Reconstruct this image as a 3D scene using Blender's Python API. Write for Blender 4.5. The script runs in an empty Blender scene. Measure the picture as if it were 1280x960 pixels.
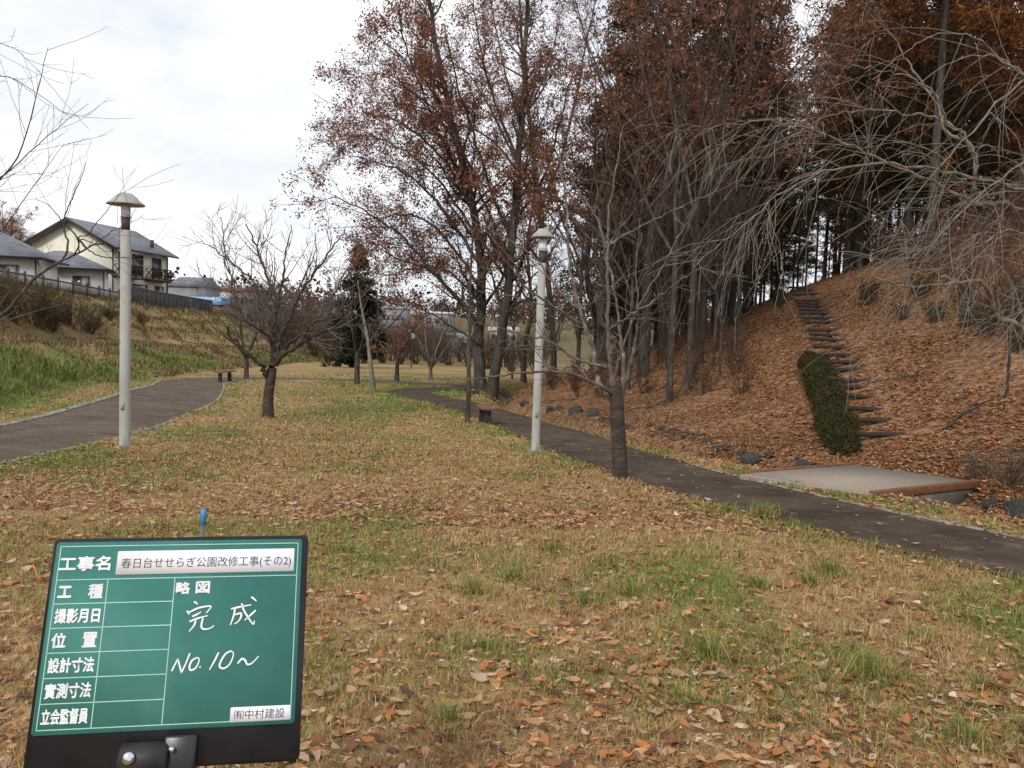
import bpy, math, random
import numpy as np
from mathutils import Matrix, Vector

C = bpy.context.scene.collection
SC = bpy.context.scene
R = math.radians
# ------------------------------------------------------------------ camera
F_PX, EYE, PITCH, ROLL = 1035.0, 1.6, R(-3.76), R(2.0)
cam_data = bpy.data.cameras.new('camera'); cam = bpy.data.objects.new('camera', cam_data); C.objects.link(cam)
CAM_M = Matrix.Translation((0, 0, EYE)) @ Matrix.Rotation(R(90) + PITCH, 4, 'X') @ Matrix.Rotation(ROLL, 4, 'Z')
cam.matrix_world = CAM_M
cam_data.sensor_width = 36.0; cam_data.lens = 36.0 * F_PX / 1280.0
cam_data.clip_start = 0.05; cam_data.clip_end = 6000
SC.camera = cam
# ------------------------------------------------------------------ light
SUN_EL, SUN_AZ = R(38), R(205)          # azimuth from +Y clockwise: behind the camera, a little to the left
world = bpy.data.worlds.new('World'); SC.world = world; world.use_nodes = True
wt = world.node_tree; wt.nodes.clear()
def wn(t, **k):
    n = wt.nodes.new(t)
    for a, b in k.items(): setattr(n, a, b)
    return n
sky = wn('ShaderNodeTexSky', sky_type='NISHITA', sun_disc=False, sun_elevation=SUN_EL, sun_rotation=SUN_AZ)
tc = wn('ShaderNodeTexCoord'); mp = wn('ShaderNodeMapping'); mp.inputs['Scale'].default_value = (1, 1, 2.6)
n1 = wn('ShaderNodeTexNoise'); n1.inputs['Scale'].default_value = 2.2; n1.inputs['Detail'].default_value = 7; n1.inputs['Roughness'].default_value = .55
n1.inputs['Distortion'].default_value = .5
n2 = wn('ShaderNodeTexNoise'); n2.inputs['Scale'].default_value = 3.1; n2.inputs['Detail'].default_value = 6; n2.inputs['Roughness'].default_value = .55
r1 = wn('ShaderNodeValToRGB'); r1.color_ramp.elements[0].position = .33; r1.color_ramp.elements[1].position = .56
r1.color_ramp.elements[0].color = (.72, .72, .72, 1); r1.color_ramp.elements[1].color = (1, 1, 1, 1)
r2 = wn('ShaderNodeValToRGB'); r2.color_ramp.elements[0].position = .34; r2.color_ramp.elements[1].position = .62
r2.color_ramp.elements[0].color = (6.0, 6.35, 6.95, 1); r2.color_ramp.elements[1].color = (8.3, 8.3, 8.5, 1)
mix = wn('ShaderNodeMixRGB'); bg = wn('ShaderNodeBackground'); bg.inputs['Strength'].default_value = .1; ow = wn('ShaderNodeOutputWorld')
L = wt.links.new
L(tc.outputs['Generated'], mp.inputs['Vector']); L(mp.outputs[0], n1.inputs['Vector']); L(mp.outputs[0], n2.inputs['Vector'])
L(n1.outputs['Fac'], r1.inputs[0]); L(n2.outputs['Fac'], r2.inputs[0])
L(r1.outputs[0], mix.inputs['Fac']); L(sky.outputs[0], mix.inputs['Color1']); L(r2.outputs[0], mix.inputs['Color2'])
L(mix.outputs[0], bg.inputs['Color']); L(bg.outputs[0], ow.inputs['Surface'])
sun_data = bpy.data.lights.new('sun', 'SUN'); sun_data.energy = 1.5; sun_data.angle = R(11); sun_data.color = (1, .95, .87)
sun = bpy.data.objects.new('sun', sun_data); C.objects.link(sun)
sv = Vector((math.sin(SUN_AZ) * math.cos(SUN_EL), math.cos(SUN_AZ) * math.cos(SUN_EL), math.sin(SUN_EL)))
sun.rotation_euler = sv.to_track_quat('Z', 'Y').to_euler()
SC.view_settings.view_transform = 'Standard'; SC.view_settings.look = 'None'; SC.view_settings.gamma = 1; SC.view_settings.exposure = 0.50
SC.cycles.use_denoising = True; SC.cycles.max_bounces = 5; SC.cycles.diffuse_bounces = 3; SC.cycles.transparent_max_bounces = 4

# ------------------------------------------------------------------ helpers
def nv(a):
    a = np.asarray(a, float); return a / np.maximum(np.linalg.norm(a, axis=-1, keepdims=True), 1e-9)
CM = np.array(CAM_M)
def at(px, py, Y):
    """the point of the line of sight through a photo pixel that lies at depth Y"""
    d = CM[:3, :3] @ np.array([(px - 640) / F_PX, -(py - 480) / F_PX, -1.0])
    return np.array([0, 0, EYE]) + d * (Y / d[1])
def proj(p):
    q = np.linalg.inv(CM) @ np.append(np.asarray(p, float), 1)
    return 640 + F_PX * q[0] / -q[2], 480 - F_PX * q[1] / -q[2]
def vnoise(x, y, s, seed=0):
    x = np.asarray(x, float) / s + 137.1 * seed; y = np.asarray(y, float) / s + 71.7 * seed
    xi, yi = np.floor(x), np.floor(y); fx, fy = x - xi, y - yi
    h = lambda a, b: np.mod(np.sin(a * 127.1 + b * 311.7 + seed * 13.7) * 43758.5453, 1.0)
    fx = fx * fx * (3 - 2 * fx); fy = fy * fy * (3 - 2 * fy)
    return (h(xi, yi) * (1 - fx) + h(xi + 1, yi) * fx) * (1 - fy) + (h(xi, yi + 1) * (1 - fx) + h(xi + 1, yi + 1) * fx) * fy
def fbm(x, y, s, seed=0): return .55 * vnoise(x, y, s, seed) + .3 * vnoise(x, y, s * .45, seed + 3) + .15 * vnoise(x, y, s * .2, seed + 7)
def sstep(a, b, x):
    t = np.clip((np.asarray(x, float) - a) / (b - a), 0, 1); return t * t * (3 - 2 * t)
def catmull(P, n):
    P = np.asarray(P, float); Q = np.vstack([2 * P[0] - P[1], P, 2 * P[-1] - P[-2]])
    seg = np.linalg.norm(np.diff(P, axis=0), axis=1); cum = np.r_[0, np.cumsum(seg)]
    out = []
    for s in np.linspace(0, cum[-1], n):
        i = min(np.searchsorted(cum, s, 'right') - 1, len(P) - 2); t = (s - cum[i]) / max(seg[i], 1e-9)
        a, b, c, d = Q[i:i + 4]
        out.append(.5 * ((2 * b) + (c - a) * t + (2 * a - 5 * b + 4 * c - d) * t * t + (3 * b - a - 3 * c + d) * t ** 3))
    return np.array(out)
def polydist(x, y, P):
    """distance to a plan polyline, signed + on its left-hand side"""
    x = np.asarray(x, float); y = np.asarray(y, float); best = np.full(x.shape, 1e9); sg = np.ones(x.shape)
    for (ax, ay), (bx, by) in zip(P[:-1], P[1:]):
        dx, dy = bx - ax, by - ay
        t = np.clip(((x - ax) * dx + (y - ay) * dy) / (dx * dx + dy * dy), 0, 1)
        qx, qy = x - ax - t * dx, y - ay - t * dy; d = np.hypot(qx, qy); m = d < best
        best = np.where(m, d, best); sg = np.where(m, np.sign(dx * qy - dy * qx), sg)
    return best * np.where(sg == 0, 1, sg)

# ------------------------------------------------------------------ mesh builders
def mk(name, V, F, mat, parent=None, col=None, smooth=False, loc=None):
    V = np.ascontiguousarray(V, np.float32); me = bpy.data.meshes.new(name)
    Fs = [np.asarray(f, np.int32) for f in F if len(f)]
    me.vertices.add(len(V)); me.vertices.foreach_set('co', V.ravel())
    idx = np.concatenate([f.ravel() for f in Fs]); tot = np.concatenate([np.full(len(f), f.shape[1], np.int32) for f in Fs])
    me.loops.add(len(idx)); me.loops.foreach_set('vertex_index', idx)
    me.polygons.add(len(tot)); me.polygons.foreach_set('loop_start', np.r_[0, np.cumsum(tot)[:-1]].astype(np.int32))
    me.update(calc_edges=True)
    if smooth: me.polygons.foreach_set('use_smooth', np.ones(len(tot), bool))
    if col is not None:
        a = me.color_attributes.new('Col', 'FLOAT_COLOR', 'POINT')
        a.data.foreach_set('color', np.c_[col, np.ones(len(col))].astype(np.float32).ravel())
    if mat is not None: me.materials.append(mat)
    return link(name, me, parent, loc)
def link(name, me, parent=None, loc=None):
    o = bpy.data.objects.new(name, me); C.objects.link(o)
    if parent is not None: o.parent = parent
    if loc is not None: o.location = loc
    return o
def thing(name, label, cat, loc=(0, 0, 0), rotz=0, group=None, scale=1):
    o = bpy.data.objects.new(name, None); C.objects.link(o); o.empty_display_size = .2
    o.location = loc; o.rotation_euler = (0, 0, rotz); o.scale = (scale,) * 3
    o['label'] = label; o['category'] = cat
    if group: o['group'] = group
    return o
def tag(o, label=None, cat=None, group=None, kind=None):
    for k, v in (('label', label), ('category', cat), ('group', group), ('kind', kind)):
        if v: o[k] = v
    return o
class MB:
    def __init__(s): s.V = []; s.F = {}; s.n = 0
    def add(s, V, faces):
        V = np.asarray(V, float)
        for f in faces: s.F.setdefault(len(f), []).append([i + s.n for i in f])
        s.V.append(V); s.n += len(V); return s
    def box(s, c, size, rz=0, M=None):
        x, y, z = np.array(size) / 2
        v = np.array([(a * x, b * y, d * z) for d in (-1, 1) for b in (-1, 1) for a in (-1, 1)], float)
        if rz: v = v @ np.array([[math.cos(rz), math.sin(rz), 0], [-math.sin(rz), math.cos(rz), 0], [0, 0, 1]])
        if M is not None: v = v @ np.asarray(M).T
        return s.add(v + np.array(c), [(0, 2, 3, 1), (4, 5, 7, 6), (0, 1, 5, 4), (2, 6, 7, 3), (0, 4, 6, 2), (1, 3, 7, 5)])
    def bar(s, p0, p1, w, h):
        """square bar between two points"""
        p0 = np.array(p0, float); p1 = np.array(p1, float); t = nv(p1 - p0); ref = np.array([0, 0, 1.0]) if abs(t[2]) < .95 else np.array([1.0, 0, 0])
        u = nv(np.cross(t, ref)); v = np.cross(u, t); L = np.linalg.norm(p1 - p0)
        return s.box((p0 + p1) / 2, (w, L, h), M=np.c_[u, t, v])
    def lathe(s, prof, n=24, M=None, o=(0, 0, 0)):
        prof = np.array(prof, float); a = np.arange(n) * 2 * np.pi / n; m = len(prof)
        v = np.stack([prof[:, None, 0] * np.cos(a), prof[:, None, 0] * np.sin(a), prof[:, None, 1] + 0 * a], -1).reshape(-1, 3)
        if M is not None: v = v @ np.asarray(M).T
        f = [(i * n + j, i * n + (j + 1) % n, (i + 1) * n + (j + 1) % n, (i + 1) * n + j) for i in range(m - 1) for j in range(n)]
        s.add(v + np.array(o), f); b = s.n - m * n
        s.F.setdefault(n, []).append([b + j for j in range(n)][::-1]); s.F[n].append([b + (m - 1) * n + j for j in range(n)]); return s
    def prism(s, poly, y0, y1):
        """an x-z outline pushed along y"""
        k = len(poly); v = [(x, y0, z) for x, z in poly] + [(x, y1, z) for x, z in poly]
        s.add(v, [tuple(range(k)), tuple(range(2 * k - 1, k - 1, -1))] + [(i, k + i, k + (i + 1) % k, (i + 1) % k) for i in range(k)]); return s
    def obj(s, name, mat, parent=None, smooth=False, loc=None, bevel=0):
        o = mk(name, np.vstack(s.V), [np.array(f) for f in s.F.values()], mat, parent, None, smooth, loc)
        if bevel:
            b = o.modifiers.new('bevel', 'BEVEL'); b.width = bevel; b.segments = 2
        return o
def tubes(polys, sides=5):
    """list of (points, radii) -> vertices and quads of closed tapering tubes"""
    groups = {}
    for p, r in polys: groups.setdefault(len(p), []).append((p, r))
    Vs, Fs, off = [], [], 0
    for n, L_ in groups.items():
        P = np.array([a for a, _ in L_]); Rr = np.array([b for _, b in L_]); m = len(P)
        T = nv(np.gradient(P, axis=1)); base = nv(P[:, -1] - P[:, 0])
        ref = np.where(np.abs(base[:, 2:3]) > .8, np.array([[1.0, .13, 0]]), np.array([[.05, .07, 1.0]]))[:, None, :]
        U = nv(np.cross(T, np.broadcast_to(ref, T.shape))); W = np.cross(T, U)
        a = np.arange(sides) * 2 * np.pi / sides
        V = P[:, :, None, :] + Rr[:, :, None, None] * (np.cos(a)[:, None] * U[:, :, None, :] + np.sin(a)[:, None] * W[:, :, None, :])
        Vs.append(V.reshape(-1, 3)); b = off + (np.arange(m) * n * sides)[:, None, None]; i = (np.arange(n - 1) * sides)[None, :, None]; j = np.arange(sides)[None, None, :]
        j2 = (j + 1) % sides; q = np.stack([b + i + j, b + i + j2, b + i + sides + j2, b + i + sides + j], -1).reshape(-1, 4)
        Fs.append(q); off += m * n * sides
    return np.vstack(Vs), np.vstack(Fs)

# ------------------------------------------------------------------ materials
def material(name, build):
    m = bpy.data.materials.new(name); m.use_nodes = True; t = m.node_tree; p = t.nodes['Principled BSDF']; build(t, p); return m
def N(t, typ, **k):
    n = t.nodes.new(typ)
    for a, b in k.items():
        if a in n.inputs: n.inputs[a].default_value = b
        else: setattr(n, a, b)
    return n
def noisy(name, c1, c2, scale=6, rough=.8, bump=0, detail=6, stretch=(1, 1, 1), lo=.35, hi=.65, metal=0, c3=None, s3=40, bscale=None, spec=.3):
    def b(t, p):
        tc = N(t, 'ShaderNodeTexCoord'); mp = N(t, 'ShaderNodeMapping'); mp.inputs['Scale'].default_value = stretch
        t.links.new(tc.outputs['Object'], mp.inputs['Vector'])
        n = N(t, 'ShaderNodeTexNoise', Scale=scale, Detail=detail, Roughness=.62); t.links.new(mp.outputs[0], n.inputs['Vector'])
        r = N(t, 'ShaderNodeValToRGB'); e = r.color_ramp.elements; e[0].position = lo; e[1].position = hi; e[0].color = (*c1, 1); e[1].color = (*c2, 1)
        t.links.new(n.outputs['Fac'], r.inputs[0]); out = r.outputs[0]
        if c3:
            n3 = N(t, 'ShaderNodeTexNoise', Scale=s3, Detail=4, Roughness=.6); t.links.new(mp.outputs[0], n3.inputs['Vector'])
            r3 = N(t, 'ShaderNodeValToRGB'); r3.color_ramp.elements[0].position = .56; r3.color_ramp.elements[1].position = .68
            t.links.new(n3.outputs['Fac'], r3.inputs[0]); mx = N(t, 'ShaderNodeMixRGB'); mx.inputs['Color2'].default_value = (*c3, 1)
            t.links.new(r3.outputs[0], mx.inputs['Fac']); t.links.new(out, mx.inputs['Color1']); out = mx.outputs[0]
        t.links.new(out, p.inputs['Base Color']); p.inputs['Roughness'].default_value = rough; p.inputs['Metallic'].default_value = metal
        p.inputs['Specular IOR Level'].default_value = spec
        if bump:
            nb = N(t, 'ShaderNodeTexNoise', Scale=bscale or scale * 4, Detail=6, Roughness=.7); t.links.new(mp.outputs[0], nb.inputs['Vector'])
            bm = N(t, 'ShaderNodeBump', Strength=bump, Distance=.02); t.links.new(nb.outputs['Fac'], bm.inputs['Height']); t.links.new(bm.outputs[0], p.inputs['Normal'])
    return material(name, b)
def leafmat(name, rough=.6, trans=.25, spec=.3):
    def b(t, p):
        a = N(t, 'ShaderNodeVertexColor'); a.layer_name = 'Col'; t.links.new(a.outputs[0], p.inputs['Base Color'])
        p.inputs['Roughness'].default_value = rough; p.inputs['Specular IOR Level'].default_value = spec
        if trans:
            tr = N(t, 'ShaderNodeBsdfTranslucent'); t.links.new(a.outputs[0], tr.inputs['Color']); mx = N(t, 'ShaderNodeMixShader'); mx.inputs[0].default_value = trans
            o = t.nodes['Material Output']; t.links.new(p.outputs[0], mx.inputs[1]); t.links.new(tr.outputs[0], mx.inputs[2]); t.links.new(mx.outputs[0], o.inputs['Surface'])
    return material(name, b)
def flat(name, c, rough=.5, metal=0, spec=.4):
    return noisy(name, tuple(x * .88 for x in c), tuple(min(x * 1.1, .9) for x in c), 9, rough, 0, metal=metal, spec=spec)
M = {}
M['bark_dark'] = noisy('bark_dark', (.030, .024, .020), (.085, .072, .060), 7, .9, .8, stretch=(1, 1, .25), c3=(.11, .11, .095), s3=9)
M['bark_brown'] = noisy('bark_brown', (.04, .028, .022), (.10, .078, .062), 8, .9, .7, stretch=(1, 1, .3), c3=(.13, .12, .10), s3=12)
M['bark_slope'] = noisy('bark_slope', (.030, .023, .018), (.082, .067, .053), 8, .9, .6, stretch=(1, 1, .3), c3=(.15, .14, .115), s3=10)
M['bark_limb'] = noisy('bark_limb', (.075, .058, .047), (.165, .138, .113), 9, .85, .4, c3=(.30, .28, .24), s3=7)
M['bark_grey'] = noisy('bark_grey', (.10, .088, .072), (.22, .20, .17), 9, .85, .5, stretch=(1, 1, .35), c3=(.30, .29, .26), s3=14)
M['bark_cherry'] = noisy('bark_cherry', (.034, .024, .019), (.090, .066, .054), 10, .75, .8, stretch=(.6, .6, 1.8), c3=(.125, .105, .088), s3=7)
M['bark_pale'] = noisy('bark_pale', (.095, .078, .06), (.25, .215, .17), 11, .8, .4, c3=(.10, .08, .06), s3=10)
M['twig_brown'] = noisy('twig_brown', (.050, .031, .023), (.115, .074, .054), 5, .85)
M['twig_pale'] = noisy('twig_pale', (.125, .105, .082), (.27, .235, .19), 6, .8)
M['twig_grey'] = noisy('twig_grey', (.075, .058, .048), (.19, .155, .13), 5, .85)
M['leaf'] = leafmat('leaf', .62, .15)
M['leaf_tree'] = leafmat('leaf_tree', .7, .5, .2)
M['grass'] = leafmat('grass', .6, .25, .2)
M['concrete_pole'] = noisy('concrete_pole', (.36, .36, .34), (.47, .465, .44), 5, .75, .12, stretch=(1, 1, .3), c3=(.27, .26, .235), s3=5)
M['cap_metal'] = noisy('cap_metal', (.29, .285, .27), (.40, .395, .375), 6, .55, c3=(.24, .22, .18), s3=8)
M['lens'] = flat('lens', (.72, .72, .70), .3)
M['band'] = noisy('band', (.03, .024, .03), (.075, .06, .065), 30, .6)
M['asphalt_brown'] = noisy('asphalt_brown', (.092, .068, .050), (.150, .115, .088), 1.1, .95, .6, c3=(.17, .136, .108), spec=.1, s3=3, bscale=90)
M['asphalt_dark'] = noisy('asphalt_dark', (.054, .039, .028), (.105, .077, .056), 1.3, .95, .6, spec=.1, c3=(.14, .108, .08), s3=3.5, bscale=90)
M['kerb'] = noisy('kerb', (.16, .15, .125), (.34, .325, .285), 5, .85, .3, c3=(.12, .10, .07), s3=4)
M['deck'] = noisy('deck', (.27, .222, .172), (.37, .31, .245), 60, .85, .4, c3=(.19, .165, .14), s3=35)
M['rust_beam'] = noisy('rust_beam', (.135, .058, .028), (.23, .105, .052), 6, .7, .2, stretch=(.4, 3, 3), c3=(.13, .06, .03), s3=8)
M['girder'] = noisy('girder', (.10, .09, .075), (.19, .17, .145), 5, .85, .3)
M['log'] = noisy('log', (.018, .013, .011), (.055, .040, .032), 8, .9, .5, stretch=(.3, 3, 3))
M['rock'] = noisy('rock', (.018, .017, .017), (.085, .08, .075), 5, .85, .9, c3=(.10, .11, .08), s3=7)
M['rock_pale'] = noisy('rock_pale', (.20, .20, .19), (.40, .40, .385), 6, .8, .6, c3=(.08, .08, .07), s3=6)
M['bench'] = noisy('bench', (.12, .055, .035), (.21, .11, .075), 6, .7, .2, stretch=(.4, 4, 4))
M['black'] = noisy('black', (.010, .010, .014), (.018, .018, .024), 12, .32, spec=.5)
M['black_matt'] = noisy('black_matt', (.02, .02, .022), (.035, .035, .038), 12, .5)
M['board'] = noisy('board', (.040, .165, .140), (.052, .195, .168), 5, .62, spec=.25, c3=(.07, .215, .185), s3=3)
M['paint_white'] = flat('paint_white', (.74, .76, .76), .6)
M['chalk'] = noisy('chalk', (.72, .74, .75), (.86, .87, .87), 60, .9)
M['line_pale'] = flat('line_pale', (.36, .58, .53), .5)
M['label_white'] = noisy('label_white', (.76, .76, .80), (.80, .80, .83), 20, .6)
M['ink'] = flat('ink', (.035, .035, .05), .5)
M['blue_tip'] = flat('blue_tip', (.05, .22, .46), .4)
M['steel'] = flat('steel', (.20, .18, .17), .4, .6)
M['chrome'] = flat('chrome', (.7, .7, .72), .12, 1)
M['wall_cream'] = noisy('wall_cream', (.66, .645, .53), (.77, .755, .64), .8, .85, c3=(.58, .56, .46), s3=2)
M['wall_white'] = noisy('wall_white', (.72, .715, .68), (.82, .815, .78), .8, .85, c3=(.62, .605, .56), s3=2)
M['roof_slate'] = noisy('roof_slate', (.11, .12, .145), (.20, .21, .235), 1.2, .6, .2, stretch=(1, 1, 3))
M['trim_dark'] = flat('trim_dark', (.035, .028, .028), .6)
M['wood_dark'] = noisy('wood_dark', (.045, .020, .016), (.085, .040, .032), 4, .7)
M['glass'] = noisy('glass', (.03, .04, .045), (.12, .14, .15), 1.5, .12, spec=.6)
M['frame_grey'] = flat('frame_grey', (.16, .15, .14), .5)
M['curtain'] = noisy('curtain', (.30, .29, .25), (.46, .44, .38), 8, .9, stretch=(3, 3, .1))
M['block_wall'] = noisy('block_wall', (.035, .034, .036), (.085, .082, .08), 2, .9, .3)
M['blue_roof'] = noisy('blue_roof', (.10, .27, .50), (.26, .45, .66), 1.5, .5, c3=(.5, .62, .72), s3=1.2)
M['red_trim'] = noisy('red_trim', (.17, .07, .05), (.34, .17, .13), 3, .8)
M['far_grey'] = noisy('far_grey', (.19, .19, .20), (.30, .30, .31), .5, .9)
M['far_pale'] = noisy('far_pale', (.48, .47, .45), (.62, .61, .58), .5, .9)
M['teal_roof'] = flat('teal_roof', (.32, .42, .44), .6)
M['globe'] = flat('globe', (.82, .82, .80), .3)
M['post_dark'] = flat('post_dark', (.03, .03, .03), .5)
# ------------------------------------------------------------------ the lie of the land
HILL_FOOT = [(16, -12), (14, 0), (9.6, 6.4), (6.9, 9.8), (5.9, 11.8), (4.5, 14.6), (2.5, 20), (.9, 26), (.3, 33), (1.2, 45), (5, 70), (18, 110), (40, 200)]
BANK = [(-9.6, -20), (-9.6, 8), (-9.7, 14), (-10.7, 19), (-12.2, 24), (-14.3, 31), (-15.6, 40), (-17.3, 58), (-19.3, 76), (-18.5, 100), (-13, 140), (-10, 220)]
PATH_R = catmull([(8.6, 2.0), (6.3, 4.8), (4.4, 7.1), (2.75, 10.1), (1.62, 13.4), (.45, 18.4), (-1.35, 24.5), (-3.55, 29.8), (-3.7, 33.2), (-1.8, 37.0), (2, 42)], 90)
PATH_L = catmull([(-7.2, -9), (-7.4, 3), (-7.5, 10), (-7.62, 14), (-8.3, 18), (-9.3, 22.5), (-11.2, 28.5), (-12.9, 34), (-12.2, 38), (-9, 40.6), (-5.5, 40.8), (-2.2, 38.5)], 110)
WR, WL = .86, 1.16
def d_hill(x, y): return -polydist(x, y, HILL_FOOT)
def d_bank(x, y): return polydist(x, y, BANK)
def smooth_h(x, y):
    """terrain without its small bumps"""
    x = np.asarray(x, float); y = np.asarray(y, float)
    yy = np.maximum(y, -20)
    z = -.0285 * np.minimum(yy, 95) + sstep(125, 320, y) * 7 + sstep(320, 1200, y) * 14
    d = d_hill(x, y); dp = np.maximum(d, 0)
    rise = .45 * (np.sqrt(dp ** 2 + 1.6 ** 2) - 1.6)
    cap = 5.9 + .06 * np.minimum(dp, 26) - .16 * np.maximum(dp - 26, 0); cap = np.maximum(cap, 1.5) * sstep(150, 85, y) + .01
    rise = np.where(rise < cap - 1, rise, cap - np.exp(-np.maximum(rise - (cap - 1), 0)))
    z = z + rise
    z = z - .50 * np.exp(-((d + .75) / .55) ** 2) * sstep(60, 40, y)
    e = d_bank(x, y)
    prof = np.interp(e, [-1, 0, 1.5, 3.3, 4.0, 7.6, 8.3, 9.5, 10.1, 11.4, 12.0, 13, 16, 60], [0, .03, .33, .75, 1.2, 1.5, 2.35, 2.5, 3.35, 3.5, 4.3, 4.6, 4.9, 6.5])
    z = z + prof * sstep(170, 110, y)
    z = z + 1.0 * np.exp(-(((x + 13.9) / 2.7) ** 2 + ((y - 19.5) / 5.0) ** 2))
    return z
def path_d(x, y): return np.minimum(np.abs(polydist(x, y, PATH_R[::2])) - WR, np.abs(polydist(x, y, PATH_L[::2])) - WL)
def height(x, y):
    x = np.asarray(x, float); y = np.asarray(y, float)
    k = sstep(.0, 1.2, path_d(x, y))
    e = sstep(1, 4, d_bank(x, y)); g = sstep(.3, 2, d_hill(x, y))
    b = (vnoise(x, y, 2.7, 1) - .5) * (.07 + .22 * e + .10 * g) + (vnoise(x, y, 1.1, 2) - .5) * (.03 + .12 * e + .08 * g)
    return smooth_h(x, y) + k * b
def hgt(x, y): return float(height(np.array([x]), np.array([y]))[0])
def ground(px, py, y0=2.0, y1=140.0):
    """where the line of sight through a photo pixel meets the land"""
    Ys = np.exp(np.linspace(math.log(y0), math.log(y1), 1500)); d = CM[:3, :3] @ np.array([(px - 640) / F_PX, -(py - 480) / F_PX, -1.0])
    P = np.array([0, 0, EYE]) + d * (Ys / d[1])[:, None]; h = height(P[:, 0], P[:, 1]); k = np.nonzero(P[:, 2] < h)[0]
    i = k[0] if len(k) else len(Ys) - 1
    return np.array([P[i, 0], P[i, 1], h[i]])
# masks shared by the ground, the grass and the leaves
def masks(x, y):
    d = d_hill(x, y); e = d_bank(x, y)
    litter = sstep(-1.5, .3, d)
    n = fbm(x, y, 3.2, 5); n2_ = fbm(x, y, 1.1, 9)
    lawn_green = sstep(.50, .72, n * .6 + n2_ * .4)
    mid = np.exp(-(((x + 3.2) / 3.2) ** 2 + ((y - 24) / 9) ** 2)) + np.exp(-(((x + 4) / 7) ** 2 + ((y - 42) / 14) ** 2)) * .8
    edge = sstep(1.0, .1, path_d(x, y)) * .55
    fg = np.exp(-(((x - 1.2) / 1.3) ** 2 + ((y - 5.9) / .9) ** 2)) * .85 + np.exp(-(((x - 2.7) / 1.2) ** 2 + ((y - 4.7) / 1.3) ** 2)) * .95 + np.exp(-(((x - .6) / 1.0) ** 2 + ((y - 4.0) / .5) ** 2)) * .5
    green = np.clip(lawn_green * .55 + mid * .75 * sstep(.3, .55, n2_) + edge * sstep(.3, .6, n2_) + fg * sstep(.3, .6, n2_), 0, 1)
    mound = np.exp(-(((x + 12.6) / 3.6) ** 4 + ((y - 19) / 7.5) ** 4)) * sstep(-.1, .5, path_d(x, y))
    low = sstep(.1, 1.0, e) * sstep(4.6, 3.0, e) * .8 + sstep(8.2, 9.0, e) * sstep(11, 10, e) * .22
    green = np.where(e > -.3, np.clip(mound * (.35 + .8 * sstep(.30, .5, n2_)) + low * sstep(.3, .6, n) + sstep(.62, .8, n) * .5, 0, 1), green)
    green = green * (1 - litter * .93)
    dirt = sstep(.25, 0, np.abs(d + .8)) * .55
    return green, litter, dirt
TAN, GREEN, LIT, DIRT = np.array([.315, .215, .10]), np.array([.125, .165, .038]), np.array([.165, .082, .040]), np.array([.05, .038, .028])
# ------------------------------------------------------------------ ground sheet
def axis(lo, hi, step, far, ratio):
    a = list(np.arange(lo, hi + 1e-6, step)); s = step; v = hi
    while v < far[1]: s *= ratio; v += s; a.append(v)
    s = step; v = lo; pre = []
    while v > far[0]: s *= ratio; v -= s; pre.append(v)
    return np.array(pre[::-1] + a)
gx = axis(-16, 16, .22, (-2500, 2500), 1.05); gy = axis(1.5, 36, .22, (-60, 4000), 1.045)
X, Y = np.meshgrid(gx, gy); x, y = X.ravel(), Y.ravel()
z = height(x, y) - .05 * sstep(.0, -.12, path_d(x, y))
g_, l_, d_ = masks(x, y)
nn = fbm(x, y, 2.0, 21)[:, None]; farm = (sstep(70, 130, y) * .85 + .5 * sstep(3, 9, d_bank(x, y)) * sstep(60, 50, y))[:, None].clip(0, 1)
col = (TAN * (1 - farm) + np.array([.115, .088, .050]) * farm) * (.75 + .5 * nn); col = col * (1 - g_[:, None]) + GREEN * (.7 + .6 * nn) * g_[:, None]
lv_ = fbm(x, y, 3.5, 81)[:, None]; col = col * (1 - l_[:, None]) + LIT * (.35 + 1.2 * sstep(.3, .7, lv_)) * l_[:, None]; col = col * (1 - d_[:, None]) + DIRT * d_[:, None]
i = np.arange(len(gy) - 1)[:, None] * len(gx) + np.arange(len(gx) - 1)[None, :]
q = np.stack([i, i + 1, i + 1 + len(gx), i + len(gx)], -1).reshape(-1, 4)
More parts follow.
